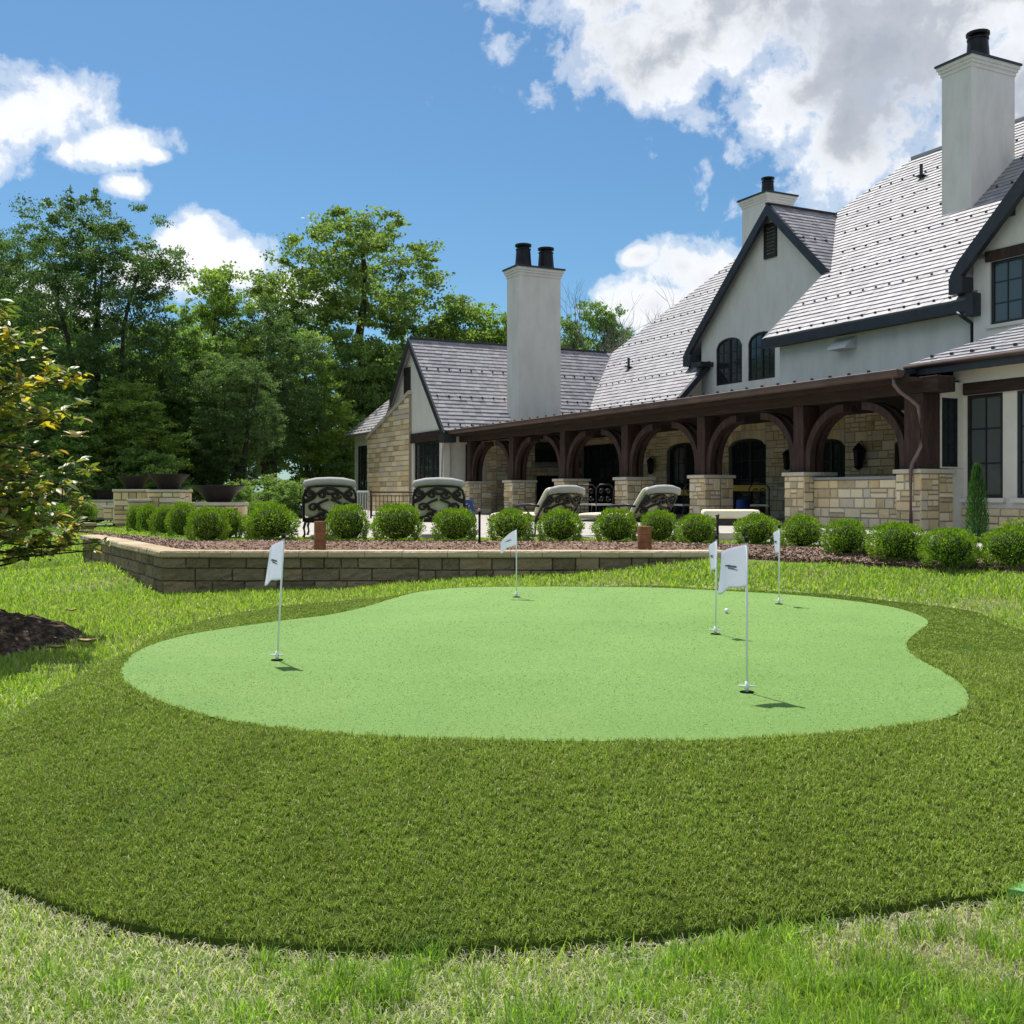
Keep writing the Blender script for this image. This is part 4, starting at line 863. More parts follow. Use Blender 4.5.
for t in (1.55, .35):
    bm = bmesh.new(); prism(bm, lambda a, z, d: (-(t+d), a, z), [(SR-.30, 7.42), (SR-.001, 7.42), (SR-.001, 7.68), (SR-.24, 7.68)], -.13, .13); obj('corbel', bm, M['timber'], house)
# exhaust hood and pipes
bm = bmesh.new(); prism(bm, lambda a, z, d: (-(7.12+d), a, z), [(SB+.009, 5.25), (SB-.05, 5.25), (SB-.42, 4.96), (SB-.42, 4.90), (SB+.009, 4.90)], -.36, .36); obj('exhaust_hood', bm, M['hood'], house)
def vpipe(t, s, z, h):
    bm = bmesh.new(); tube(bm, [(-t, s, z), (-t, s, z+h)], .055, 10); box(bm, mS(0), t-.14, t+.14, z+.09, z+.12, s-.16, s+.1); obj('vent_pipe', bm, M['trim'], house)
vpipe(9.7, 11.25, ZR+KR*11.25, .5); vpipe(22.82, 8.2, 6.15, .5)
# snow guards: the nearest hundred are parts, the rest one piece
allg = [('s',)+g for g in guards]+[('t',)+g+(0,) for g in bmg]
def wpos(g):
    t, s, z = g[1:4]; x = HO[0]+math.cos(HA)*(-t)-math.sin(HA)*s; y = HO[1]+math.sin(HA)*(-t)+math.cos(HA)*s; return (x*x+y*y)**.5
allg.sort(key=wpos)
def guard_bm(bm, g):
    if g[0] == 's': brk(bm, g[1:5])
    else:
        t, a, z = g[1:4]; box(bm, mS(0), t-.012, t+.012, z+.02, z+.085, a-.035, a+.035); box(bm, mS(0), t, t+.10, z+.015, z+.05, a-.016, a+.016)
for g in allg[:100]:
    bm = bmesh.new(); guard_bm(bm, g); obj('snow_guard', bm, M['trim'], house)
bm = bmesh.new()
for g in allg[100:]: guard_bm(bm, g)
obj('snow_guards', bm, M['trim'], house, kind='stuff')
# chimneys
def chimney(t0, t1, s0, s1, z0, z1, flues, hz=.28):
    bm = bmesh.new(); box(bm, mS(0), t0, t1, z0, z1, s0, s1); c = obj('chimney', bm, M['stucco'], house)
    bm = bmesh.new()
    for i, (o, a, b) in enumerate(((.03, 0, .33), (.07, .33, .6), (.11, .6, .9))): box(bm, mS(0), t0-o, t1+o, z1+hz*a+.001, z1+hz*b, s0-o, s1+o)
    obj('cornice', bm, M['stucco'], c)
    bm = bmesh.new(); box(bm, mS(0), t0-.15, t1+.15, z1+hz*.9+.001, z1+hz+.03, s0-.15, s1+.15); obj('metal_cap', bm, M['trim'], c)
    for (t, s, r, h) in flues:
        bm = bmesh.new(); zb = z1+hz+.02
        lathe(bm, [(r*1.12, 0), (r, h*.2), (r*.88, h*.72), (r*.95, h*.73), (r*.95, h*.77), (r*.6, h*.78), (r*.6, h*.86), (r*1.02, h*.87), (r*1.02, h*.95), (r*.5, h)], (-t, s, zb), 16); obj('flue', bm, M['metal'], c, smooth=False)
chimney(5.62, 6.68, 8.75, 10.6, 7.3, 13.17, [(6.1, 9.6, .33, .98)], .34)
chimney(15.75, 17.2, 9.8, 11.1, 6.0, 11.9, [(16.4, 10.4, .25, .8)], .32)
chimney(22.0, 23.06, 2.44, 4.36, 3.71, 9.55, [(22.5, 2.90, .33, 1.02), (22.5, 3.95, .33, .98)], .36)
# wall lanterns
def lantern(t, s, z, k=1.0):
    bm = bmesh.new(); c = (-t, s-.2, z); lathe(bm, [(.02, .36*k), (.05, .34*k), (.14*k, .22*k), (.16*k, .2*k), (.13*k, .19*k), (.10*k, -.18*k), (.12*k, -.2*k), (.03, -.27*k)], c, 6)
    tube(bm, [(-t, s, z+.28*k), (-t, s-.1, z+.42*k), (-t, s-.2, z+.34*k)], .015, 6); f = obj('wall_lantern', bm, M['metal'], house)
for t, z, k in ((9.4, 1.75, 1.0), (6.45, 1.75, 1.2), (13.1, 1.75, 1), (16.75, 1.75, 1.0)): lantern(t, SB-.02, z, k)
# speaker under the porch ceiling
bm = bmesh.new(); box(bm, mS(0), 9.0, 9.4, 2.45, 2.62, SB-.35, SB-.05); obj('loudspeaker', bm, M['metal'], house)

# ------------------------------------------------------------------ plants
def leaf_mesh(name, C, D, size, wid, col, mats, extra=None, twist=1.0):
    """diamond leaves: centres C, directions D (unit), half length size, half width wid"""
    n = len(C); up = RN.normal(0, 1, (n, 3)); S = np.cross(D, up); S /= np.linalg.norm(S, axis=1)[:, None]+1e-9
    s = size[:, None]; w = wid[:, None]; Nn = np.cross(D, S)
    V = np.stack([C-D*s, C+S*w+Nn*s*.12, C+D*s, C-S*w+Nn*s*.12], 1).reshape(-1, 3); b = np.arange(n)*4
    q = np.stack([b, b+1, b+2, b+3], 1); cc = np.repeat(col, 4, axis=0); mi = np.zeros(n, int)
    if extra:
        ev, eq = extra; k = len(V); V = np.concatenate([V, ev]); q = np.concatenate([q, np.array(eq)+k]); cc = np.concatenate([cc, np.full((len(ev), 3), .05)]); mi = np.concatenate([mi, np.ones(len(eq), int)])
    return mesh_np(name, V, quads=q, mats=mats, col=cc, midx=mi)
def unit(v): return v/(np.linalg.norm(v, axis=1)[:, None]+1e-9)
def shrub_mesh(seed, rx=.345, rz=.27, n=5200):
    g = np.random.default_rng(seed); d = unit(g.normal(0, 1, (n, 3))); d[:, 2] = np.where(d[:, 2] < -.85, -d[:, 2], d[:, 2])
    lump = 1+.09*np.sin(d[:, 0]*5+seed)*np.sin(d[:, 1]*6+seed*2)+.06*np.sin(d[:, 2]*7+seed)+.05*np.sin(d[:, 0]*13+d[:, 1]*11+seed)
    r = lump*np.where(g.random(n) < .75, g.uniform(.86, 1.03, n), g.uniform(.5, .9, n)); r = r*np.where(g.random(n) < .05, 1.06, 1)
    C = d*r[:, None]*np.array([rx, rx, rz]); low = C[:, 2] < 0; hr = np.sqrt(np.maximum(1e-4, C[:, 0]**2+C[:, 1]**2)); tgt = rx*np.sqrt(np.maximum(0, 1-(np.abs(C[:, 2])/rz*.62)**2))*r; C[:, :2] *= np.where(low, tgt/hr, 1)[:, None]; C[:, 2] += rz*.92
    D = unit(d+np.array([0, 0, .75])+g.normal(0, .45, (n, 3)))
    t = g.random(n)[:, None]; col = np.array([.085, .165, .014])+(np.array([.29, .42, .04])-np.array([.085, .165, .014]))*t
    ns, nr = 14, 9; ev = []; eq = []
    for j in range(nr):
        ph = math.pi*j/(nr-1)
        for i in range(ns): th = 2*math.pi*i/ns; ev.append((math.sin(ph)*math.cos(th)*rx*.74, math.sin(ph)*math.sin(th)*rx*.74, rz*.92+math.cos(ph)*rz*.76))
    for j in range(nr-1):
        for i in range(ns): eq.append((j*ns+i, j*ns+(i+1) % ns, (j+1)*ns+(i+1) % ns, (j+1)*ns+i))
    return leaf_mesh('boxwood_shrub', C, D, g.uniform(.012, .024, n), g.uniform(.005, .0095, n), col, [M['boxleaf'], M['twig']], (np.array(ev), eq))
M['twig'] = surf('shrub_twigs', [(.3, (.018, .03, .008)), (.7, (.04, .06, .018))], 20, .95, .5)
SM = [shrub_mesh(s) for s in (1, 2, 3, 4, 5)]
def shrub(x, y, z, w, h, i, label, group):
    o = link('boxwood_shrub', SM[i % 5]); o.location = (x, y, z); o.rotation_euler = (0, 0, i*1.7); j = 1+.05*math.sin(i*2.3+x); o.scale = (w/.69*j, w/.69, h/.50*(1+.04*math.cos(i*3.1+x))); return tag(o, label, 'shrub', group)
ROW = 'clipped boxwood shrubs in the long front row'
rowpx = [(272, 543, 49, 35, 'round boxwood just left of the left rusty cylinder, beside the first lounge chair'), (347, 545, 44, 34, 'round boxwood directly right of the left rusty cylinder'),
 (397, 545, 49, 37, 'round boxwood between the two upright lounge chairs'), (455, 545, 44, 34, 'round boxwood just left of the black mushroom path light'), (511, 545, 44, 31, 'round boxwood behind the flag blown to the left'),
 (560, 545, 45, 32, 'round boxwood in front of the left reclined lounge chair'), (616, 546, 44, 32, 'round boxwood left of the right rusty cylinder'), (659, 546, 38, 31, 'round boxwood directly behind the right rusty cylinder'),
 (697, 548, 40, 31, 'round boxwood at the right end of the retaining wall, before the cream ottoman'), (757, 554, 45, 29, 'round boxwood just right of the cream ottoman'), (802, 557, 46, 32, 'round boxwood directly behind the right rear flag'),
 (846, 560, 46, 33, 'round boxwood in front of the low porch wall'), (897, 562, 55, 37, 'round boxwood in front of the big end pier with the downpipe'), (950, 565, 55, 38, 'round boxwood in front of the tall thin shrub'),
 (1012, 565, 56, 39, 'round boxwood cut by the right edge, in front of the yellow-green bush')]
for i, (px, py, w, h, lb) in enumerate(rowpx):
    z = -.05 if px < 720 else float(bedz(np.array([(px-512)/FP*13]), np.array([13.]), .5)[0])-.01
    Y = (EY-z)*FP/(py-495)+.28; x = (px-512)/FP*Y; z = float(bedz(np.array([x]), np.array([Y]), .5)[0])-.005; m = Y/FP
    shrub(x, Y, z, w*m*1.02, h*m*1.02, i, lb, ROW)
for i, (px, py, w, h, lb) in enumerate([(137, 533, 20, 27, 'smallest boxwood at the far left end of the left cluster'), (149, 534, 22, 28, 'second boxwood from the left in the left cluster'), (164, 536, 26, 29, 'third boxwood from the left in the left cluster'),
     (183, 539, 30, 33, 'boxwood just left of the biggest shrub in the left cluster'), (208, 544, 40, 36, 'biggest nearest boxwood of the left cluster above the wall corner'), (226, 541, 32, 32, 'boxwood at the right end of the left cluster, under the right fire bowl'), (257, 541, 26, 31, 'boxwood half hidden behind the first shrub of the long row')]):
    Y = (EY+.04)*FP/(py-495)+.2; m = Y/FP; shrub((px-512)*m, Y, -.045, w*m*1.05, h*m, i+3, lb, 'clipped boxwood shrubs in the left corner cluster')
for i, (px, y, w, h, lb) in enumerate([(146/2-25, 24.5, 1.0, .62, 'round boxwood far left behind the magnolia leaves'), (82, 31.0, .85, .6, 'low boxwood on the lawn left of the lowest fire bowl'), (212, 30, .9, .6, 'boxwood peeping out left behind the right fire bowl pedestal'), (262, 32, 1.2, .55, 'low boxwood far behind the first shrub of the long row')]):
    shrub((px-512)/FP*y, y, -.03, w, h, i, lb, 'boxwoods on the far side of the patio')

def tall_shrub():
    n = 2600; z = RN.uniform(0, 1.2, n); r = .17*(1-(z/1.3)**3)*np.sqrt(RN.random(n)); a = RN.uniform(0, 6.3, n)
    C = np.stack([r*np.cos(a), r*np.sin(a), z], 1); D = unit(np.stack([np.cos(a)*.25, np.sin(a)*.25, np.ones(n)], 1)+RN.normal(0, .2, (n, 3)))
    t = RN.random(n)[:, None]; col = np.array([.04, .11, .02])*(.7+.9*t)
    o = empty('columnar_shrub', (7.05, 16.1, -.02), label='tall thin upright shrub beside the window at right', cat='shrub')
    link('foliage', leaf_mesh('foliage', C, D, RN.uniform(.03, .06, n), RN.uniform(.004, .008, n), col, [M['boxleaf']]), o)
    bm = bmesh.new()
    for k in range(7): a = k*.9; tube(bm, [(.03*math.cos(a), .03*math.sin(a), 0), (.08*math.cos(a), .08*math.sin(a), .9)], [.008, .004], 5)
    obj('stem', bm, M['bark'], o)
tall_shrub()
def loose_bush(x, y, w, h, lb, c0=(.10, .17, .02), c1=(.32, .36, .07)):
    n = 1800; d = unit(RN.normal(0, 1, (n, 3))); d[:, 2] = abs(d[:, 2]); C = d*(RN.random(n)**.35)[:, None]*np.array([w/2, w/2, h*.95]); D = unit(d+RN.normal(0, .5, (n, 3)))
    t = RN.random(n)[:, None]; o = link('loose_bush', leaf_mesh('loose_bush', C, D, RN.uniform(.02, .04, n), RN.uniform(.010, .018, n), np.array(c0)+(np.array(c1)-np.array(c0))*t, [M['boxleaf']]))
    o.location = (x, y, -.04); tag(o, lb, 'bush')
loose_bush(7.95, 16.4, 1.1, .45, 'low yellow-green bush against the wall at the right edge')
loose_bush(-8.9, 19.4, 1.7, .22, 'sprawling ground cover beyond the left end of the retaining wall', (.08, .16, .03), (.28, .36, .12))

# ---- trees
def tree_mesh(seed, H, blobs, nclump, nleaf, lsize, clump=.9, stems=1, c0=(.03, .075, .012), c1=(.11, .20, .03), trunk=.22, bare=.25, fill=True):
    """blobs: list of (x, y, z, rx, ry, rz) crown lobes as fractions of H. Returns (bark, leaves)"""
    g = np.random.default_rng(seed); rr = random.Random(seed); P = []
    vol = np.array([b[3]*b[4]*b[5] for b in blobs]); pr = vol/vol.sum()
    for _ in range(nclump):
        b = blobs[g.choice(len(blobs), p=pr)]; d = unit(g.normal(0, 1, (1, 3)))[0]; r = g.random()**.42
        P.append((np.array(b[:3])+d*r*np.array(b[3:]))*H)
    P = np.array(P); bm = bmesh.new()
    trunks = []
    for s in range(stems):
        a = rr.uniform(0, 6.28); ln = (.0 if stems == 1 else rr.uniform(.10, .18))*H; pts = []
        n = 9; top = H*rr.uniform(.72, .9)
        for k in range(n):
            f = k/(n-1); pts.append(np.array([math.cos(a)*ln*f**1.1+.012*H*math.sin(k*1.9+seed+s), math.sin(a)*ln*f**1.1+.012*H*math.cos(k*1.3+s), top*f]))
        trunks.append(pts); tr = trunk*(1 if stems == 1 else .75); tube(bm, pts, [tr*1.15*(1-.88*(k/(n-1)))**.9+.03 for k in range(n)], 8)
    tp = np.array([p for t in trunks for p in t[2:]]); tr_r = {}
    order = np.argsort(P[:, 2]); nodes = [(p, trunk*.35*(1-p[2]/H)+.03) for p in tp]
    for i in order[::max(1, int(len(P)/150))]:
        q = P[i]; best = min(nodes, key=lambda nd: np.linalg.norm(q-nd[0])+max(0, nd[0][2]-q[2]+.05*H)*2.2+ (0 if nd[0][2] < q[2] else 1))
        a = best[0]; ln = np.linalg.norm(q-a)
        if ln < .3: continue
        mid = (a+q)/2+np.array([0, 0, -.04*ln])+g.normal(0, .06*ln, 3); m1 = a*.7+mid*.3+g.normal(0, .02*ln, 3); r0 = min(best[1]*.8, .02+.018*ln*1.6)
        tube(bm, [a, (a+mid)/2+g.normal(0, .03*ln, 3), mid, (mid+q)/2+g.normal(0, .04*ln, 3), q], [r0, r0*.85, r0*.65, r0*.45, r0*.25], 5, False)
        nodes.append((mid, r0*.65)); nodes.append((q, r0*.3))
    me = bpy.data.meshes.new('trunk'); bm.to_mesh(me); bm.free(); me.materials.append(M['bark'])
    # leaves gathered in flat sprays inside each clump
    per = nleaf//nclump; C = []; T = []
    for p in P:
        cs = clump*g.uniform(.6, 1.25); ns = 5
        for _ in range(ns):
            o = g.normal(0, .45, 3)*cs*np.array([1, 1, .55]); m = per//ns
            q = p+o+g.normal(0, .33, (m, 3))*cs*np.array([1, 1, .38]); C.append(q); T.append(np.full(m, g.random()))
    C = np.concatenate(C); T = np.concatenate(T); n = len(C)
    D = unit(g.normal(0, 1, (n, 3))*np.array([1, 1, .55])+np.array([0, 0, -.15]))
    t = (.55*T+.45*g.random(n))[:, None]; col = np.array(c0)+(np.array(c1)-np.array(c0))*t
    sz = g.uniform(.7, 1.3, n)*lsize
    lm = leaf_mesh('crown', C, D, sz, sz*.5, col, [M['leaf']])
    return me, lm
PROTO = {}
PROTO['tall'] = tree_mesh(3, 16, [(0, 0, .62, .30, .30, .30), (-.17, 0, .74, .20, .2, .20), (.17, 0, .76, .19, .2, .19), (.02, 0, .84, .2, .18, .14), (0, 0, .35, .26, .26, .2), (-.25, 0, .5, .16, .2, .16), (.24, 0, .5, .14, .18, .16)], 480, 80000, .085, .68, stems=4, c0=(.04, .082, .034), c1=(.145, .225, .08), trunk=.30)
PROTO['oak'] = tree_mesh(8, 14, [(0, 0, .80, .30, .28, .17), (.27, 0, .62, .20, .2, .13), (-.27, 0, .66, .19, .2, .14), (.05, 0, .62, .25, .2, .12), (-.1, 0, .40, .28, .2, .14), (.16, 0, .42, .2, .2, .12)], 300, 46000, .10, .66, c0=(.07, .12, .034), c1=(.28, .37, .10), trunk=.36)
PROTO['light'] = tree_mesh(13, 12, [(0, 0, .62, .20, .2, .34), (.08, 0, .82, .12, .12, .15), (-.1, 0, .5, .2, .2, .22), (.12, 0, .42, .2, .2, .2)], 240, 38000, .10, .62, c0=(.09, .16, .03), c1=(.32, .43, .10), trunk=.18)
PROTO['round'] = tree_mesh(19, 10, [(0, 0, .58, .34, .34, .34), (.15, 0, .75, .2, .2, .17), (-.16, 0, .7, .2, .2, .2), (0, 0, .3, .34, .3, .2)], 360, 46000, .11, .62, c0=(.075, .14, .042), c1=(.30, .42, .12), trunk=.2)
PROTO['under'] = tree_mesh(23, 4, [(0, 0, .45, .5, .4, .42), (.35, 0, .35, .3, .3, .3), (-.35, 0, .4, .3, .3, .32)], 140, 20000, .075, .42, c0=(.07, .13, .036), c1=(.28, .40, .11), trunk=.06)
PROTO['back'] = tree_mesh(29, 14, [(0, 0, .5, .36, .3, .42), (.12, 0, .75, .2, .2, .2), (-.18, 0, .65, .2, .2, .22)], 320, 34000, .14, .85, c0=(.07, .13, .048), c1=(.25, .36, .12), trunk=.2)
PH = dict(tall=16, oak=14, light=12, round=10, under=4, back=14)
def tree(kind, px, top, y, label, group, width=None, rz=0, name='broadleaf_tree', base=None, wref=.60):
    x = (px-512)/FP*y; zt = EY+(495-top)/FP*y; zb = float(terr(np.array([x]), np.array([y]))[0])-.05 if base is None else base
    h = zt-zb; s = h/PH[kind]; o = empty(name, (x, y, zb), rz); sx = s
    if width: sx = (width/FP*y)/(PH[kind]*wref)
    o.scale = (sx, sx, s); tag(o, label, 'tree' if kind != 'under' else 'bush', group)
    link('trunk', PROTO[kind][0], o); link('crown', PROTO[kind][1], o); return o
G1 = 'broadleaf trees of the wood behind the garden'; G2 = 'bushes at the foot of the wood'
tree('tall', 92, 183, 42, 'tall dark many-stemmed tree, highest at the left of the wood', G1, 190, .3, wref=.74)
tree('tall', 8, 222, 47, 'dark tree cut by the left edge, left of the tallest tree', G1, 150, 2.1, wref=.70)
tree('light', 212, 252, 50, 'slim pale green tree just right of the tallest tree', G1, 100, 1.0, wref=.5)
tree('oak', 362, 200, 63, 'spreading oak with open crown left of the chimneyed wing', G1, 215, .4, wref=.80)
tree('tall', 268, 292, 52, 'leafy tree filling the gap left of the spreading oak', G1, 120, .7, wref=.7)
tree('round', 165, 300, 46, 'round dark tree under the right side of the tallest tree', G1, 110, 2.7, wref=.7)
tree('light', 305, 318, 56, 'pale leafy tree standing before the left half of the oak', G1, 90, 2.5, wref=.5)
tree('round', 362, 312, 61, 'bright green tree low before the oak trunk, left of the wing', G1, 95, 4.1, wref=.7)
tree('round', 418, 318, 68, 'round tree showing above the wing gable peak', G1, 120, 1.9, wref=.7)
tree('light', 470, 287, 66, 'light green tree behind the wing roof, left of its chimney', G1, 110, 3.1, wref=.5)
tree('round', 505, 296, 66, 'green tree crown directly left of the two-flue chimney', G1, 90, 5.1, wref=.7)
tree('back', 588, 286, 66, 'dark green tree right of the two-flue chimney', G1, 95, .2, wref=.72)
tree('round', 636, 352, 72, 'low green crown just above the valley of the wing roof', G1, 70, .9, wref=.7)
tree('back', 60, 300, 62, 'dark backing tree seen between the two leftmost trees', G1, 150, 1.4, wref=.72)
tree('back', 235, 312, 64, 'dark backing tree behind the slim pale tree', G1, 150, 2.2, wref=.72)
tree('back', 140, 345, 72, 'dark backing tree behind the tallest tree', G1, 130, 4.6, wref=.72)
tree('back', 410, 345, 70, 'dark backing tree behind the oak at the wing eave', G1, 130, 5.3, wref=.72)
tree('back', -60, 250, 50, 'dark tree beyond the left edge', G1, 170, .9, wref=.72)
tree('tall', 235, 345, 44, 'slender tree with dark bare lower trunks mid wood', G1, 110, 4.4, wref=.7)
tree('light', 130, 372, 40, 'pale understorey tree under the tallest tree', G1, 90, 3.4, wref=.5)
tree('round', 40, 372, 38, 'dark round tree behind the magnolia', G1, 110, 3.9, wref=.7)
for i, (px, top, y, w, lb) in enumerate([(20, 440, 36, 90, 'leafy bush at the wood foot behind the magnolia'), (85, 445, 37, 80, 'leafy bush at the wood foot above the lowest fire bowl'), (150, 432, 39, 90, 'leafy bush at the wood foot behind the twin pedestal'),
    (268, 466, 40, 80, 'leafy bush at the wood foot left of the first lounge chair'), (325, 415, 58, 90, 'leafy bush at the wood foot directly left of the wing'), (300, 470, 33, 70, 'low bush behind the first lounge chair'),
    (240, 474, 33, 60, 'low bush between the right fire bowl and the first lounge chair'), (115, 400, 44, 100, 'tall bush under the tallest tree'), (190, 395, 45, 100, 'tall bush under the slim pale tree'), (50, 400, 45, 100, 'tall bush behind the magnolia top'), (-40, 420, 36, 110, 'bush beyond the left edge')]):
    tree('under', px, top, y, lb, G2, w, i*1.3, 'leafy_bush', wref=1.25)
def bare_tree(px, top, y, w, seed, lb):
    rr = random.Random(seed); x = (px-512)/FP*y; z0 = -.5; H = EY+(495-top)/FP*y-z0; bm = bmesh.new()
    def br(p, d, ln, r, dep):
        n = 4; pts = [p]; q = p.copy(); dd = d.copy()
        for _ in range(n): dd = (dd+Vector((rr.gauss(0, .10), rr.gauss(0, .10), .05))).normalized(); q = q+dd*ln/n; pts.append(q.copy())
        tube(bm, pts, [r*(1-.45*k/n) for k in range(n+1)], 4 if dep > 1 else 6, False)
        if dep >= 5 or r < .006: return
        for _ in range(3 if dep < 4 else 3):
            ax = Vector((rr.gauss(0, 1), rr.gauss(0, 1), rr.gauss(0, .4))).normalized(); nd = (dd+ax*rr.uniform(.35, .75)).normalized(); nd.z = abs(nd.z)*.8+.15
            br(pts[rr.choice((2, 3, 4))], nd.normalized(), ln*rr.uniform(.6, .8), r*.56, dep+1)
    br(Vector((0, 0, 0)), Vector((.03, 0, 1)), H*.42, .15, 0)
    o = obj('bare_tree', bm, M['barkpale'], norm=False); o.location = (x, y, z0); zs = max(v.co.z for v in o.data.vertices); o.scale = (H/zs,)*3; tag(o, lb, 'tree', 'leafless trees right of the wing chimney')
bare_tree(612, 268, 60, 60, 4, 'leafless grey tree rising highest above the roof valley')
bare_tree(638, 284, 62, 50, 9, 'leafless twiggy tree right against the house hip')
bare_tree(576, 276, 58, 40, 12, 'leafless twigs directly right of the two-flue chimney')

# ---- magnolia at left
def magnolia():
    rr = random.Random(5); g = np.random.default_rng(5); o = empty('magnolia_tree', (MAGC[0], MAGC[1], -.62), label='young magnolia with glossy bronze and green leaves at the left edge', cat='tree')
    bm = bmesh.new(); tube(bm, [(0, 0, 0), (.02, .02, .7), (.0, .05, 1.6), (.03, .0, 2.4), (0, 0, 3.1)], [.05, .045, .035, .025, .01], 8); tips = []
    for k in range(84):
        z = rr.uniform(.58, 3.0); a = rr.uniform(-2.4, 2.4) if k % 4 else rr.uniform(0, 6.3); mx = 1.42*math.sqrt(max(.05, 1-((z-1.35)/1.95)**2)); ln = mx*rr.uniform(.55, 1.0)
        d = Vector((math.cos(a), math.sin(a), 0)); p0 = Vector((0, 0, z*.92)); p1 = p0+d*ln*.5+Vector((0, 0, .10)); p2 = p0+d*ln+Vector((0, 0, rr.uniform(.0, .30)))
        tube(bm, [p0, p1, p2], [.014, .010, .005], 5, False); tips += [p2, (p1+p2)/2, p1+Vector((rr.gauss(0, .06), rr.gauss(0, .06), .04))]
        for _ in range(3):
            q = p1+(p2-p1)*rr.random(); e = q+Vector((rr.gauss(0, .16), rr.gauss(0, .16), rr.uniform(-.02, .2))); tube(bm, [q, e], [.006, .004], 4, False); tips.append(e)
    obj('trunk', bm, M['bark'], o, smooth=True)
    V = []; Q = []; Cc = []; k = 0
    for p in tips:
        m = rr.randint(7, 12); yel = rr.random() < .30
        for j in range(m):
            a = rr.uniform(0, 6.28); el = rr.uniform(-.35, .95); D = Vector((math.cos(a)*math.cos(el), math.sin(a)*math.cos(el), math.sin(el))); L_ = rr.uniform(.07, .14); W = L_*.24
            S = D.cross(Vector((rr.gauss(0, .35), rr.gauss(0, .35), 1))).normalized(); Nn = S.cross(D); b = p+Vector((rr.gauss(0, .02),)*3)
            rows = [(0, .1), (.3, .8), (.6, 1.0), (.85, .6), (1.0, .05)]
            for f, ww in rows:
                c = b+D*L_*f-Nn*L_*.25*f*f; V += [c-S*W*ww+Nn*W*.25*ww, c, c+S*W*ww+Nn*W*.25*ww]
            t = rr.random()
            u_ = rr.random()
            if yel and u_ < .45: c = (.68, .50, .06)
            elif u_ < .13: c = (.42, .26, .11)
            elif u_ < .30: c = (.34, .32, .10)
            else: c = (.10+.11*t, .14+.11*t, .04+.035*t)
            Cc += [c]*15
            for r_ in range(4):
                for s in range(2): i = k+r_*3+s; Q.append((i, i+1, i+4, i+3))
            k += 15
    link('foliage', mesh_np('foliage', np.array([tuple(v) for v in V]), quads=np.array(Q), mats=[M['magleaf']], col=np.array(Cc), smooth=True), o)
    bm = bmesh.new(); c = Vector((1.36, -.50, 1.84))
    for j in range(8):
        a = j*.785; D = Vector((math.cos(a), math.sin(a), .35 if j % 2 else .9)).normalized(); S = D.cross(Vector((0, 0, 1))).normalized(); N_ = S.cross(D); pr = []
        for f, ww in ((0, .2), (.4, 1), (.8, .8), (1, .2)): q = c+D*.115*f+N_*(-.035*f*f); pr.append((bm.verts.new(q-S*.036*ww), bm.verts.new(q+N_*-.008), bm.verts.new(q+S*.036*ww)))
        for A_, B_ in zip(pr, pr[1:]): bm.faces.new((A_[0], A_[1], B_[1], B_[0])); bm.faces.new((A_[1], A_[2], B_[2], B_[1]))
    obj('flower', bm, M['petal'], o, smooth=True)
    # mulch ring
    bm = bmesh.new(); n = 60; nr = 14; rings = []
    for j in range(nr):
        f = j/(nr-1); ring = []
        for i in range(n):
            a = 2*math.pi*i/n; r = (1.16+.07*math.sin(a*3)+.05*math.sin(a*7+1))*f+.001; x = MAGC[0]+math.cos(a)*r; y = MAGC[1]+math.sin(a)*r
            z = float(terr(np.array([x]), np.array([y]))[0])+.30*(1-f**2.2)-.01+(rr.uniform(-.03, .03) if 0 < j < nr-1 else 0); ring.append(bm.verts.new((x, y, z)))
        rings.append(ring)
    for a, b in zip(rings, rings[1:]):
        for i in range(n): bm.faces.new((a[i], b[i], b[(i+1) % n], a[(i+1) % n]))
    obj('mulch_mound', bm, M['soil'], smooth=False, kind='structure')
magnolia()
# dead leaves on the lawn beside the mound
def dry_leaf(x, y, s, lb):
    bm = bmesh.new(); z = float(terr(np.array([x]), np.array([y]))[0])+.05; rows = []
    for f, w in ((0, .05), (.3, .8), (.65, 1), (1, .1)): rows.append([bm.verts.new((x+s*(f-.5), y+k*s*.3*w, z+s*.25*(f-.5)**2+abs(k)*s*.15)) for k in (-1, 0, 1)])
    for a, b in zip(rows, rows[1:]):
        for k in range(2): bm.faces.new((a[k], a[k+1], b[k+1], b[k]))
    m = surf('dry_leaf', [(.2, (.38, .24, .12)), (.8, (.62, .46, .26))], 30, .8, 0)
    obj('fallen_leaf', bm, m, smooth=True, label=lb, cat='leaf', group='fallen dry leaves on the lawn')
dry_leaf(-4.85, 11.7, .12, 'pale dry leaf lying on the lawn left of the wall corner'); dry_leaf(-3.72, 9.3, .17, 'curled tan leaf at the right side of the soil mound'); dry_leaf(-3.85, 9.0, .15, 'flat tan leaf nearest the viewer by the soil mound')

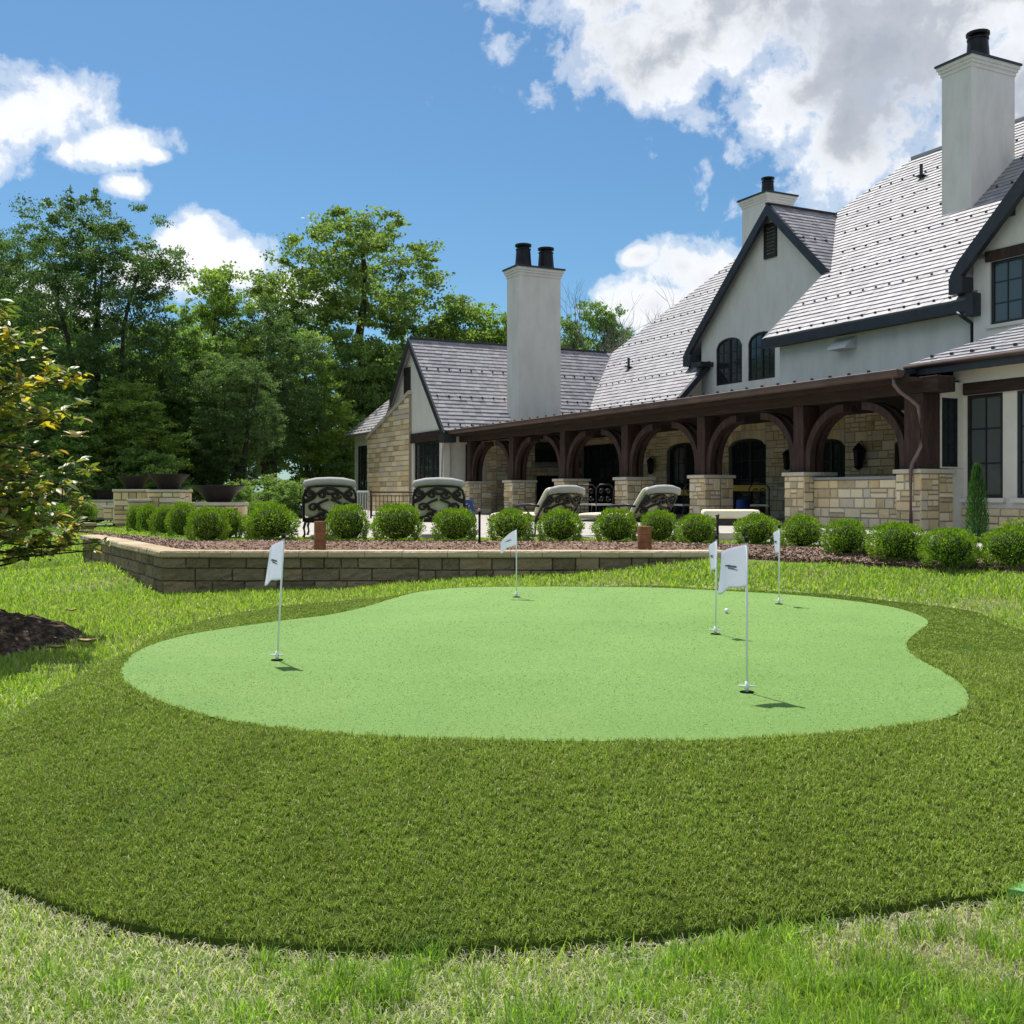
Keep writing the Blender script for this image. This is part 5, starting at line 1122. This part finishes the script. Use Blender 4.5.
# ------------------------------------------------------------------ flags, ball
def wz(x, y): return float(zgreen(x, y))+.006
def flagstick(px, py, H, W, hoist, droop, yaw, lean, label, amp=.025, spread=0, fold=0, logo=True, slant=0):
    Y = (EY-float(zgreen(0, 8)))*FP/(py-495)
    for _ in range(8): Y = (EY-wz(0, Y))*FP/(py-495)
    x = (px-512)/FP*Y; o = empty('golf_flag', (x, Y, wz(x, Y)), 0, label=label, cat='golf flag', group='practice flags standing in the putting green holes')
    top = Vector((lean*H, 0, H)); bm = bmesh.new(); tube(bm, [(0, 0, -.02), tuple(top)], .0065, 10); obj('pole', bm, M['white'], o, smooth=True)
    bm = bmesh.new(); lathe(bm, [(.004, .0), (.013, .002), (.013, .024), (.017, .026), (.017, .031), (.004, .033)], tuple(top), 14); obj('knob', bm, M['metal'], o, smooth=False)
    bm = bmesh.new(); lathe(bm, [(.040, .001), (.040, .003), (.036, .0035), (.012, .003)], (0, 0, 0), 24); obj('cup', bm, M['cup'], o)
    bm = bmesh.new(); tube(bm, [(-.048, .01, .034), (.048, -.01, .034)], .0045, 8); tube(bm, [(0, 0, .0), (0, 0, .06)], .011, 8); obj('lift_bar', bm, M['white'], o, smooth=True)
    nu, nv = 22, 16
    def F(u, v):
        hz = H-.012-hoist*v; bx = lean*hz; r = W*u; a = yaw+fold*u
        y_ = amp*math.sin(u*7+v*1.5)*u+spread*u*v
        z = hz-droop*(u**1.5)*(1-.35*v)-.012*math.sin(u*9)*u*v
        return Vector((bx+math.cos(a)*r*((1-.25*u*v if fold else 1)-slant*u*(1-v))-math.sin(a)*y_, math.sin(a)*r+math.cos(a)*y_, z))
    bm = bmesh.new(); G = [[bm.verts.new(F(i/nu, j/nv)) for j in range(nv+1)] for i in range(nu+1)]
    for i in range(nu):
        for j in range(nv): bm.faces.new((G[i][j], G[i+1][j], G[i+1][j+1], G[i][j+1]))
    c = obj('flag_cloth', bm, M['flag'], o, smooth=True); sd_ = c.modifiers.new('thick', 'SOLIDIFY'); sd_.thickness = .0012; sd_.offset = 0
    # small dark printed mark on both faces
    if logo:
        bm = bmesh.new()
        for off in (-.002, .002):
            for u0, u1, v0, v1 in ((.34, .62, .47, .515), (.40, .60, .525, .555), (.52, .72, .425, .46), (.30, .50, .565, .585)):
                n = 6; rows = []
                for k in range(n+1):
                    u = u0+(u1-u0)*k/n; sk = -.10*(k/n); r_ = []
                    for v in (v0+sk*.5, v1+sk*.5):
                        p = F(u, v); e1 = F(u+.01, v)-p; e2 = F(u, v+.01)-p; r_.append(bm.verts.new(p+e1.cross(e2).normalized()*off))
                    rows.append(r_)
                for a, b in zip(rows, rows[1:]): bm.faces.new((a[0], b[0], b[1], a[1]))
        obj('printed_mark', bm, M['logo'], c)
    return o
PI = math.pi
flagstick(747, 692, .84, .20, .235, .045, PI+.25, -.002, 'nearest flag, white and spread widest, at the front right of the green', amp=.022, spread=.03, slant=.18)
flagstick(715.5, 634, .745, .085, .22, .06, PI+.2, .012, 'white flag directly left of and behind the nearest flag', amp=.012, fold=.3)
flagstick(779, 604, .75, .095, .225, .05, PI+.3, .005, 'white flag farthest right, in front of the mulch and shrubs', amp=.012, fold=.3)
flagstick(277, 660, .81, .105, .26, .05, PI+.7, .055, 'white flag alone at the left side of the green on a leaning pole', amp=.016, spread=-.05)
f5 = flagstick(516.5, 597, .72, .17, .16, .13, PI+.15, -.002, 'white flag at the back centre of the green blown down to the left', amp=.012)
bm = bmesh.new(); bmesh.ops.create_icosphere(bm, subdivisions=4, radius=.0225)
m, nt, b = new_mat('golf_ball'); b.inputs['Base Color'].default_value = (.78, .78, .77, 1); b.inputs['Roughness'].default_value = .3
vn = N(nt, 'ShaderNodeTexVoronoi', Scale=260.0); nt.links.new(N(nt, 'ShaderNodeTexCoord').outputs['Object'], vn.inputs['Vector']); bp = N(nt, 'ShaderNodeBump', Strength=.4, Distance=.001); nt.links.new(vn.outputs['Distance'], bp.inputs['Height']); nt.links.new(bp.outputs[0], b.inputs['Normal'])
Yb = 9.75; o = obj('golf_ball', bm, m, smooth=True, label='white golf ball lying on the green between the two right flags', cat='golf ball'); o.location = ((726.5-512)/FP*Yb, Yb, wz(0, Yb)+.0225)

# ------------------------------------------------------------------ fire bowls on pedestals
def pedestal(x, y, w, d, h, label, rz=0, group='limestone fire bowl pedestals'):
    o = empty('pedestal', (x, y, 0), rz, label=label, cat='pedestal', group=group); r2 = random.Random(int(x*100)); mp = lambda a, z, dd: (a, -d/2+dd, z)
    bm = bmesh.new(); box(bm, IDM, -w/2+.02, w/2-.02, -.1, h-.07, -d/2+.02, d/2-.02); obj('core', bm, M['mortar'], o)
    bm = bmesh.new(); ashlar(bm, mp, -w/2, w/2, -.05, h-.07, r2, wmin=.22, wmax=.6); ashlar(bm, lambda a, z, dd: (w/2-dd, a, z), -d/2, d/2, -.05, h-.07, r2); ashlar(bm, lambda a, z, dd: (-w/2+dd, a, z), -d/2, d/2, -.05, h-.07, r2); obj('stonework', bm, M['stone'], o, norm=False)
    bm = bmesh.new(); box(bm, IDM, -w/2-.04, w/2+.04, h-.068, h, -d/2-.04, d/2+.04); bevel(obj('pedestal_cap', bm, M['capstone'], o), .012); return o
def bowl(x, y, z, r, h, label):
    bm = bmesh.new(); lathe(bm, [(r*.42, 0), (r*.46, h*.04), (r*.60, h*.30), (r*.80, h*.68), (r*.97, h*.90), (r, h*.93), (r, h), (r*.94, h), (r*.93, h*.95), (r*.70, h*.7), (r*.2, h*.62)], (0, 0, 0), 40)
    o = obj('fire_bowl', bm, M['bowl'], smooth=True, label=label, cat='fire bowl', group='bronze fire bowls'); o.location = (x, y, z+.002); m = o.modifiers.new('e', 'EDGE_SPLIT'); m.split_angle = R(35); return o
def PX(px, y): return (px-512)/FP*y
pedestal(PX(219, 21.6), 21.6, .92, .8, .575, 'low stone pedestal nearest the lounge chairs, right of the shrub cluster'); bowl(PX(218.5, 21.6), 21.6, .575, .525, .345, 'widest nearest bronze bowl, right of the shrub cluster')
pedestal(PX(170, 27.5), 27.5, .82, .9, .86, 'tall stone pedestal, right one of the twin pair'); bowl(PX(168.5, 27.5), 27.5, .86, .53, .40, 'highest bronze bowl, on the right of the twin pedestals')
pedestal(PX(134, 28.6), 28.6, .74, .9, .87, 'tall stone pedestal, left one of the twin pair'); bowl(PX(134, 28.9), 28.9, .87, .45, .36, 'bronze bowl on the left of the twin pedestals')
pedestal(PX(107, 36), 36, .86, .9, .56, 'farthest low stone pedestal, left of the twin pair'); bowl(PX(105, 36), 36, .56, .46, .35, 'farthest and lowest bronze bowl at left')
pedestal(PX(142, 27.0), 26.9, .5, .3, .62, 'small stone step block in front of the twin pedestals', group='low stone blocks by the fire bowls'); pedestal(PX(115, 35), 34.8, .5, .3, .36, 'small stone step block in front of the farthest pedestal', group='low stone blocks by the fire bowls')

# ------------------------------------------------------------------ lights
def cyl_light(px, py, h, r, label):
    Y = (EY+.0)*FP/(py-495); o = empty('path_light', (PX(px, Y), Y, -.03), label=label, cat='path light', group='rusty cylinder path lights'); bm = bmesh.new()
    lathe(bm, [(r, 0), (r, h-.01), (r*.95, h), (r*.5, h)], (0, 0, 0), 28); obj('cylinder', bm, M['corten'], o, smooth=True).modifiers.new('e', 'EDGE_SPLIT')
    bm = bmesh.new()
    for z in (h*.33, h*.66): lathe(bm, [(r*1.015, z), (r*1.015, z+.006)], (0, 0, 0), 28)
    obj('band', bm, M['gutter'], o)
cyl_light(320, 549, .40, .078, 'rusty copper cylinder light at left, in front of the first lounge chair'); cyl_light(644.5, 548.5, .33, .095, 'rusty copper cylinder light at right, between two shrubs')
def stick_light(px, py, h, label, hat=.055):
    Y = (EY+.0)*FP/(py-495); o = empty('bollard_light', (PX(px, Y), Y, -.03), label=label, cat='path light', group='thin black path lights'); bm = bmesh.new(); tube(bm, [(0, 0, 0), (0, 0, h)], .018, 10); obj('stake', bm, M['metal'], o, smooth=True)
    bm = bmesh.new(); lathe(bm, [(hat, 0), (hat*.95, .008), (.03, .035), (.012, .05)], (0, 0, h-.01), 18); obj('shade', bm, M['gutter'], o)
stick_light(479.5, 545, .52, 'black mushroom path light between the second and third lounge chairs'); stick_light(717.5, 547, .45, 'thin black path light in front of the cream ottoman', .025); stick_light(208+28, 538, .5, 'thin black path light beside the right fire bowl', .03)
for px, y, lb in ((826, 14.3, 'round pale garden spotlight between the shrubs before the low porch wall'), (528+395, 15.9, 'round pale garden spotlight top behind shrubs at the end pier')):
    bm = bmesh.new(); lathe(bm, [(.03, -.03), (.03, .05), (.075, .055), (.07, .08), (.02, .12)], (0, 0, 0), 16); o = obj('garden_spotlight', bm, M['hood'], smooth=False, label=lb, cat='spotlight', group='pale garden spotlights'); o.location = (PX(px, y), y, 0)

# ------------------------------------------------------------------ lounge chairs
def scroll(bm, pts, r=.011):
    tube(bm, pts, r*1.9, 6)
def spiral(cx, cz, r0, r1, a0, turns, n=18):
    return [(cx+(r0+(r1-r0)*k/n)*math.cos(a0+turns*2*math.pi*k/n), cz+(r0+(r1-r0)*k/n)*math.sin(a0+turns*2*math.pi*k/n)) for k in range(n+1)]
def make_chaise(tilt):
    """seat runs along +y, back at y = 0; tilt = lean of the back from upright"""
    o = empty('chaise_longue', (0, 0, 0)); ct, st = math.cos(tilt), math.sin(tilt); SH = .28; BH = .66; VS = .82
    def B(x, h, d=0): h = h*VS; return (x, -h*st-d*ct, SH+h*ct-d*st)       # point on the back plane, d behind it
    w = .40; bm = bmesh.new()
    out = [(-w, 0), (-w, .52), (-w*.93, .66), (-w*.72, .74), (0, .765), (w*.72, .74), (w*.93, .66), (w, .52), (w, 0)]
    tube(bm, [B(x, h, .03) for x, h in out], .021, 8); tube(bm, [B(-w, .04, .03), B(w, .04, .03)], .018, 8); obj('back_frame', bm, M['cast'], o, smooth=True)
    bm = bmesh.new()
    for s in (-1, 1):
        for sp in (spiral(s*.10, .56, .012, .085, -PI/2+(0 if s > 0 else PI), s*1.2), spiral(s*.25, .30, .015, .10, PI/2, s*1.35), spiral(s*.12, .14, .012, .085, -PI/2, -s*1.2), spiral(s*.30, .57, .012, .075, PI, s*1.2)): scroll(bm, [B(x, h, .03) for x, h in sp])
        scroll(bm, [B(s*(.015+.18*math.sin(k/14*PI)), .20+.27*k/14, .03) for k in range(15)], .012)
        scroll(bm, [B(s*(.38-.16*math.sin(k/12*PI*.9)), .40+.28*k/12, .03) for k in range(13)], .012)
        scroll(bm, [B(s*(.02+.36*k/12), .70-.24*math.sin(k/12*PI*.5)**2, .03) for k in range(13)], .012)
        scroll(bm, [B(s*(.05+.34*k/12), .22-.16*math.sin(k/12*PI*.5), .03) for k in range(13)], .012)
    scroll(bm, [B(.10*math.cos(a/12*2*PI), .64+.055*math.sin(a/12*2*PI), .03) for a in range(13)], .012)
    obj('scroll_panel', bm, M['cast'], o, smooth=True)
    bm = bmesh.new(); n = 9; prof = []
    for k in range(n+1):
        h = .02+(BH-.0)*k/n; prof.append(h)
    def pad(pts, wd, mat, nm, thick):
        """rounded cushion following pts (y, z) centre line"""
        bmc = bmesh.new(); rings = []; m = len(pts)
        for i, (y, z) in enumerate(pts):
            a = pts[max(0, i-1)]; b = pts[min(m-1, i+1)]; t = Vector((b[0]-a[0], b[1]-a[1])).normalized(); nrm = Vector((-t.y, t.x)); e = min(1, .55+.45*min(i, m-1-i)/1.0) if min(i, m-1-i) < 1 else 1
            ring = []
            for (fx, fn) in ((-1, -.3), (-.93, -1), (-.4, -1.05), (.4, -1.05), (.93, -1), (1, -.3), (1, .4), (.93, 1), (.4, 1.12), (-.4, 1.12), (-.93, 1), (-1, .4)):
                off = nrm*fn*thick/2*e; ring.append(bmc.verts.new((fx*wd*(.97 if e < 1 else 1), y+off.x, z+off.y)))
            rings.append(ring)
        for a, b in zip(rings, rings[1:]):
            for k in range(12): bmc.faces.new((a[k], a[(k+1) % 12], b[(k+1) % 12], b[k]))
        bmc.faces.new(rings[0]); bmc.faces.new(rings[-1][::-1]); ob = obj(nm, bmc, mat, o, smooth=True); sub = ob.modifiers.new('s', 'SUBSURF'); sub.levels = sub.render_levels = 1; return ob
    T = .075
    pad([(-h*st+T*ct, SH+h*ct+T*st) for h in (.03, .13, .25, .37, .49, .61)]+[(-.65*st+.03*ct, SH+.68*ct+.02)], .40, M['cream_cushion'], 'back_cushion', .11)
    bm = bmesh.new()   # head roll folded over the top of the frame
    tube(bm, [B(-.39, .73, .02), B(-.36, .80, .01), B(-.2, .835, .0), B(0, .845, 0), B(.2, .835, 0), B(.36, .80, .01), B(.39, .73, .02)], [.04, .058, .066, .068, .066, .058, .04], 12); obj('head_cushion', bm, M['cushion'], o, smooth=True)
    sc_ = pad([(.03, SH+.07), (.25, SH+.07), (.5, SH+.075), (.53, SH+.06), (.56, SH+.075), (.9, SH+.07), (1.28, SH+.07), (1.36, SH+.065)], .36, M['cream_cushion'], 'seat_cushion', .11)
    bm = bmesh.new()
    for s in (-1, 1): tube(bm, [(s*.36, -.02, SH), (s*.36, .6, SH-.01), (s*.36, 1.36, SH-.01)], .02, 8)
    for y in (0, .45, .9, 1.35): tube(bm, [(-.36, y, SH-.012), (.36, y, SH-.012)], .016, 8)
    obj('seat_frame', bm, M['cast'], o, smooth=True)
    for s in (-1, 1):
        for y in (-.02, 1.22):
            bm = bmesh.new(); tube(bm, [(s*.37, y, SH), (s*.40, y-.02, SH*.6), (s*.385, y, SH*.25), (s*.41, y+.01, 0)], [.024, .02, .017, .024], 8); obj('leg', bm, M['cast'], o, smooth=True)
        bm = bmesh.new(); tube(bm, [(s*.42, -.16, SH+.25), (s*.45, .02, SH+.27), (s*.46, .25, SH+.26), (s*.455, .42, SH+.24), (s*.44, .50, SH+.19), (s*.43, .47, SH+.15)], [.018, .026, .03, .03, .022, .014], 8)
        tube(bm, [(s*.40, .0, SH), (s*.43, .1, SH+.13), (s*.455, .22, SH+.25)], .014, 8); tube(bm, [(s*.40, .5, SH), (s*.43, .40, SH+.12), (s*.455, .36, SH+.24)], .014, 8); obj('armrest', bm, M['cast'], o, smooth=True)
    return o
GC = 'cast metal chaise longues with scrolled backs on the patio'
c1 = make_chaise(R(14)); c1.location = (PX(330, 17.9), 17.9, 0); c1.rotation_euler = (0, 0, R(8)); c1.scale = (1.08, 1.08, 1.0); tag(c1, 'upright scroll-backed lounge chair farthest left, behind the rusty cylinder', 'lounge chair', GC)
c2 = copy_tree(c1); c2.location = (PX(439, 18.2), 18.2, 0); c2.rotation_euler = (0, 0, R(2)); tag(c2, 'upright scroll-backed lounge chair beside the blue towel', 'lounge chair', GC)
c3 = make_chaise(R(38)); c3.location = (PX(552, 18.3), 18.5, 0); c3.rotation_euler = (0, 0, R(38)); tag(c3, 'reclined lounge chair nearer the left, behind the back centre flag', 'lounge chair', GC)
c4 = copy_tree(c3); c4.location = (PX(647, 17.9), 18.1, 0); c4.rotation_euler = (0, 0, R(40)); tag(c4, 'reclined lounge chair at right, behind the right rusty cylinder', 'lounge chair', GC)
# cream ottoman
o = empty('ottoman', (PX(730, 18.2), 18.2, 0), R(-6), label='cream cushioned ottoman with a dark base at the right end of the loungers', cat='ottoman')
bm = bmesh.new(); box(bm, IDM, -.47, .47, .32, .47, -.35, .35); q = obj('cushion', bm, M['cream_cushion'], o, smooth=True); bevel(q, .05, 4)
bm = bmesh.new(); box(bm, IDM, -.42, .42, .20, .318, -.31, .31); obj('frame', bm, M['cast'], o)
for sx in (-1, 1):
    for sy in (-1, 1):
        bm = bmesh.new(); tube(bm, [(sx*.38, sy*.27, .2), (sx*.40, sy*.29, .0)], [.025, .02], 8); obj('leg', bm, M['cast'], o, smooth=True)
# stone step behind it
bm = bmesh.new(); box(bm, IDM, -.35, .35, 0, .12, -.2, .2); o = obj('stepping_stone', bm, M['capstone'], label='pale stone slab on the patio edge below the cream ottoman', cat='stone'); o.location = (PX(733, 16.9), 17.0, .001); bevel(o, .012)
# blue towel over a little stand
o = empty('towel_stand', (PX(463, 19.6), 19.6, 0), .3, label='small side stand hidden under the blue towel', cat='stand')
bm = bmesh.new(); lathe(bm, [(.16, 0), (.16, .02), (.02, .03), (.02, .60), (.17, .61), (.17, .63)], (0, 0, 0), 16); obj('stand', bm, M['cast'], o)
bm = bmesh.new(); n = 20; m_ = 14; G = []
for i in range(n+1):
    row = []
    for j in range(m_+1):
        u = i/n-.5; v = j/m_-.5; r = max(abs(u)*2, abs(v)*2); a = math.atan2(v, u); rad = .17*min(1, r/.5)+max(0, r-.5)*.12*(1+.4*math.sin(a*7)); z = .642-max(0, r-.5)*.72*(1+.25*math.sin(a*3))
        row.append(bm.verts.new((math.cos(a)*rad, math.sin(a)*rad, z)))
    G.append(row)
for i in range(n):
    for j in range(m_): bm.faces.new((G[i][j], G[i+1][j], G[i+1][j+1], G[i][j+1]))
t_ = obj('towel', bm, M['blue'], smooth=True, label='blue towel draped in folds beside the second upright lounge chair', cat='towel'); t_.location = (PX(463, 19.6), 19.6, .0)

# ------------------------------------------------------------------ porch furniture
def yellow_table(px, y, L_, h, rz, label):
    o = empty('porch_table', (PX(px, y), y, 0), rz, label=label, cat='table', group='yellow topped tables in the porch shade'); bm = bmesh.new(); box(bm, IDM, -L_/2, L_/2, h-.17, h, -.3, .3); obj('tabletop', bm, M['yellow'], o)
    for sx in (-1, 1):
        for sy in (-1, 1): bm = bmesh.new(); tube(bm, [(sx*(L_/2-.08), sy*.24, h-.17), (sx*(L_/2-.03), sy*.27, 0)], .03, 8); obj('leg', bm, M['cast'], o, smooth=True)
    return o
yellow_table(748, 30.5, .95, 1.0, R(-8), 'yellow topped table behind the middle stone pier, above the blue drum'); yellow_table(681, 33.5, .8, .88, R(-8), 'yellow topped table left of the middle stone pier')
yellow_table(708, 33.8, .9, .90, R(-8), 'yellow topped table mostly hidden by the middle stone pier')
bm = bmesh.new(); lathe(bm, [(.17, 0), (.19, .03), (.2, .3), (.19, .55), (.175, .58), (.06, .60)], (0, 0, 0), 20); o = obj('blue_drum', bm, M['blue'], smooth=True, label='blue plastic drum under the right yellow table in the porch', cat='drum'); o.location = (PX(743, 29.9), 29.9, .02)
# scroll-back dining chairs in the shade
def dining_chair(x, y, rz, label):
    o = empty('dining_chair', (x, y, 0), rz, label=label, cat='chair', group='dark cast metal dining chairs in the porch shade'); bm = bmesh.new(); box(bm, IDM, -.25, .25, .42, .47, -.25, .25); obj('seat', bm, M['cushion'], o)
    bm = bmesh.new(); tube(bm, [(-.25, -.25, .45), (-.26, -.30, .9), (-.15, -.32, 1.02), (.15, -.32, 1.02), (.26, -.30, .9), (.25, -.25, .45)], .018, 6)
    for s in (-1, 1):
        scroll(bm, [(a, -.29, z) for a, z in spiral(s*.10, .82, .01, .08, PI/2, s*1.2)], .01); scroll(bm, [(a, -.28, z) for a, z in spiral(s*.10, .62, .01, .08, -PI/2, s*1.2)], .01)
    obj('backrest', bm, M['cast'], o, smooth=True)
    for sx in (-1, 1):
        for sy in (-1, 1): bm = bmesh.new(); tube(bm, [(sx*.23, sy*.23, .42), (sx*.25, sy*.25, 0)], .016, 6); obj('leg', bm, M['cast'], o, smooth=True)
    return o
for i, (px, y, rz, lb) in enumerate([(602, 30.5, .2, 'left dining chair in the dark bay behind the reclined loungers'), (590, 31.5, -.3, 'dining chair half behind the second pier from the left'), (686, 29.5, .4, 'dining chair in front of the left yellow table'), (760, 28.5, -.3, 'dining chair right of the blue drum')]): dining_chair(PX(px, y), y, rz, lb)

# ------------------------------------------------------------------ railing
def railing():
    y = 33.0; x0, x1 = PX(372, y), PX(446, y); o = empty('metal_railing', (x0, y, 0), label='low dark metal railing in front of the limestone wing', cat='railing'); L_ = x1-x0; bm = bmesh.new()
    for z in (.06, .78): box(bm, IDM, 0, L_, z, z+.035, -.02, .02)
    box(bm, IDM, 0, L_, .70, .72, -.012, .012); obj('rails', bm, M['cast'], o); n = int(L_/.115)
    for k in range(n+1): bm = bmesh.new(); x = k*L_/n; box(bm, IDM, x-.009, x+.009, .062, .7, -.009, .009); obj('baluster', bm, M['cast'], o)
    bm = bmesh.new(); box(bm, IDM, -.06, -.01, 0, .86, -.03, .03); obj('newel', bm, M['cast'], o)
    o2 = empty('side_railing', (PX(357, 33.2), 33.2, 0), label='short pale railing return left of the dark metal railing', cat='railing'); bm = bmesh.new(); L2 = PX(371, 33)-PX(357, 33)-.07; box(bm, IDM, 0, L2, .80, .86, -.04, .04); obj('rails', bm, M['hood'], o2)
    for k in range(5): bm = bmesh.new(); x = .02+k*(L2-.04)/4; box(bm, IDM, x-.012, x+.012, 0, .8, -.012, .012); obj('baluster', bm, M['cushion'], o2)
railing()
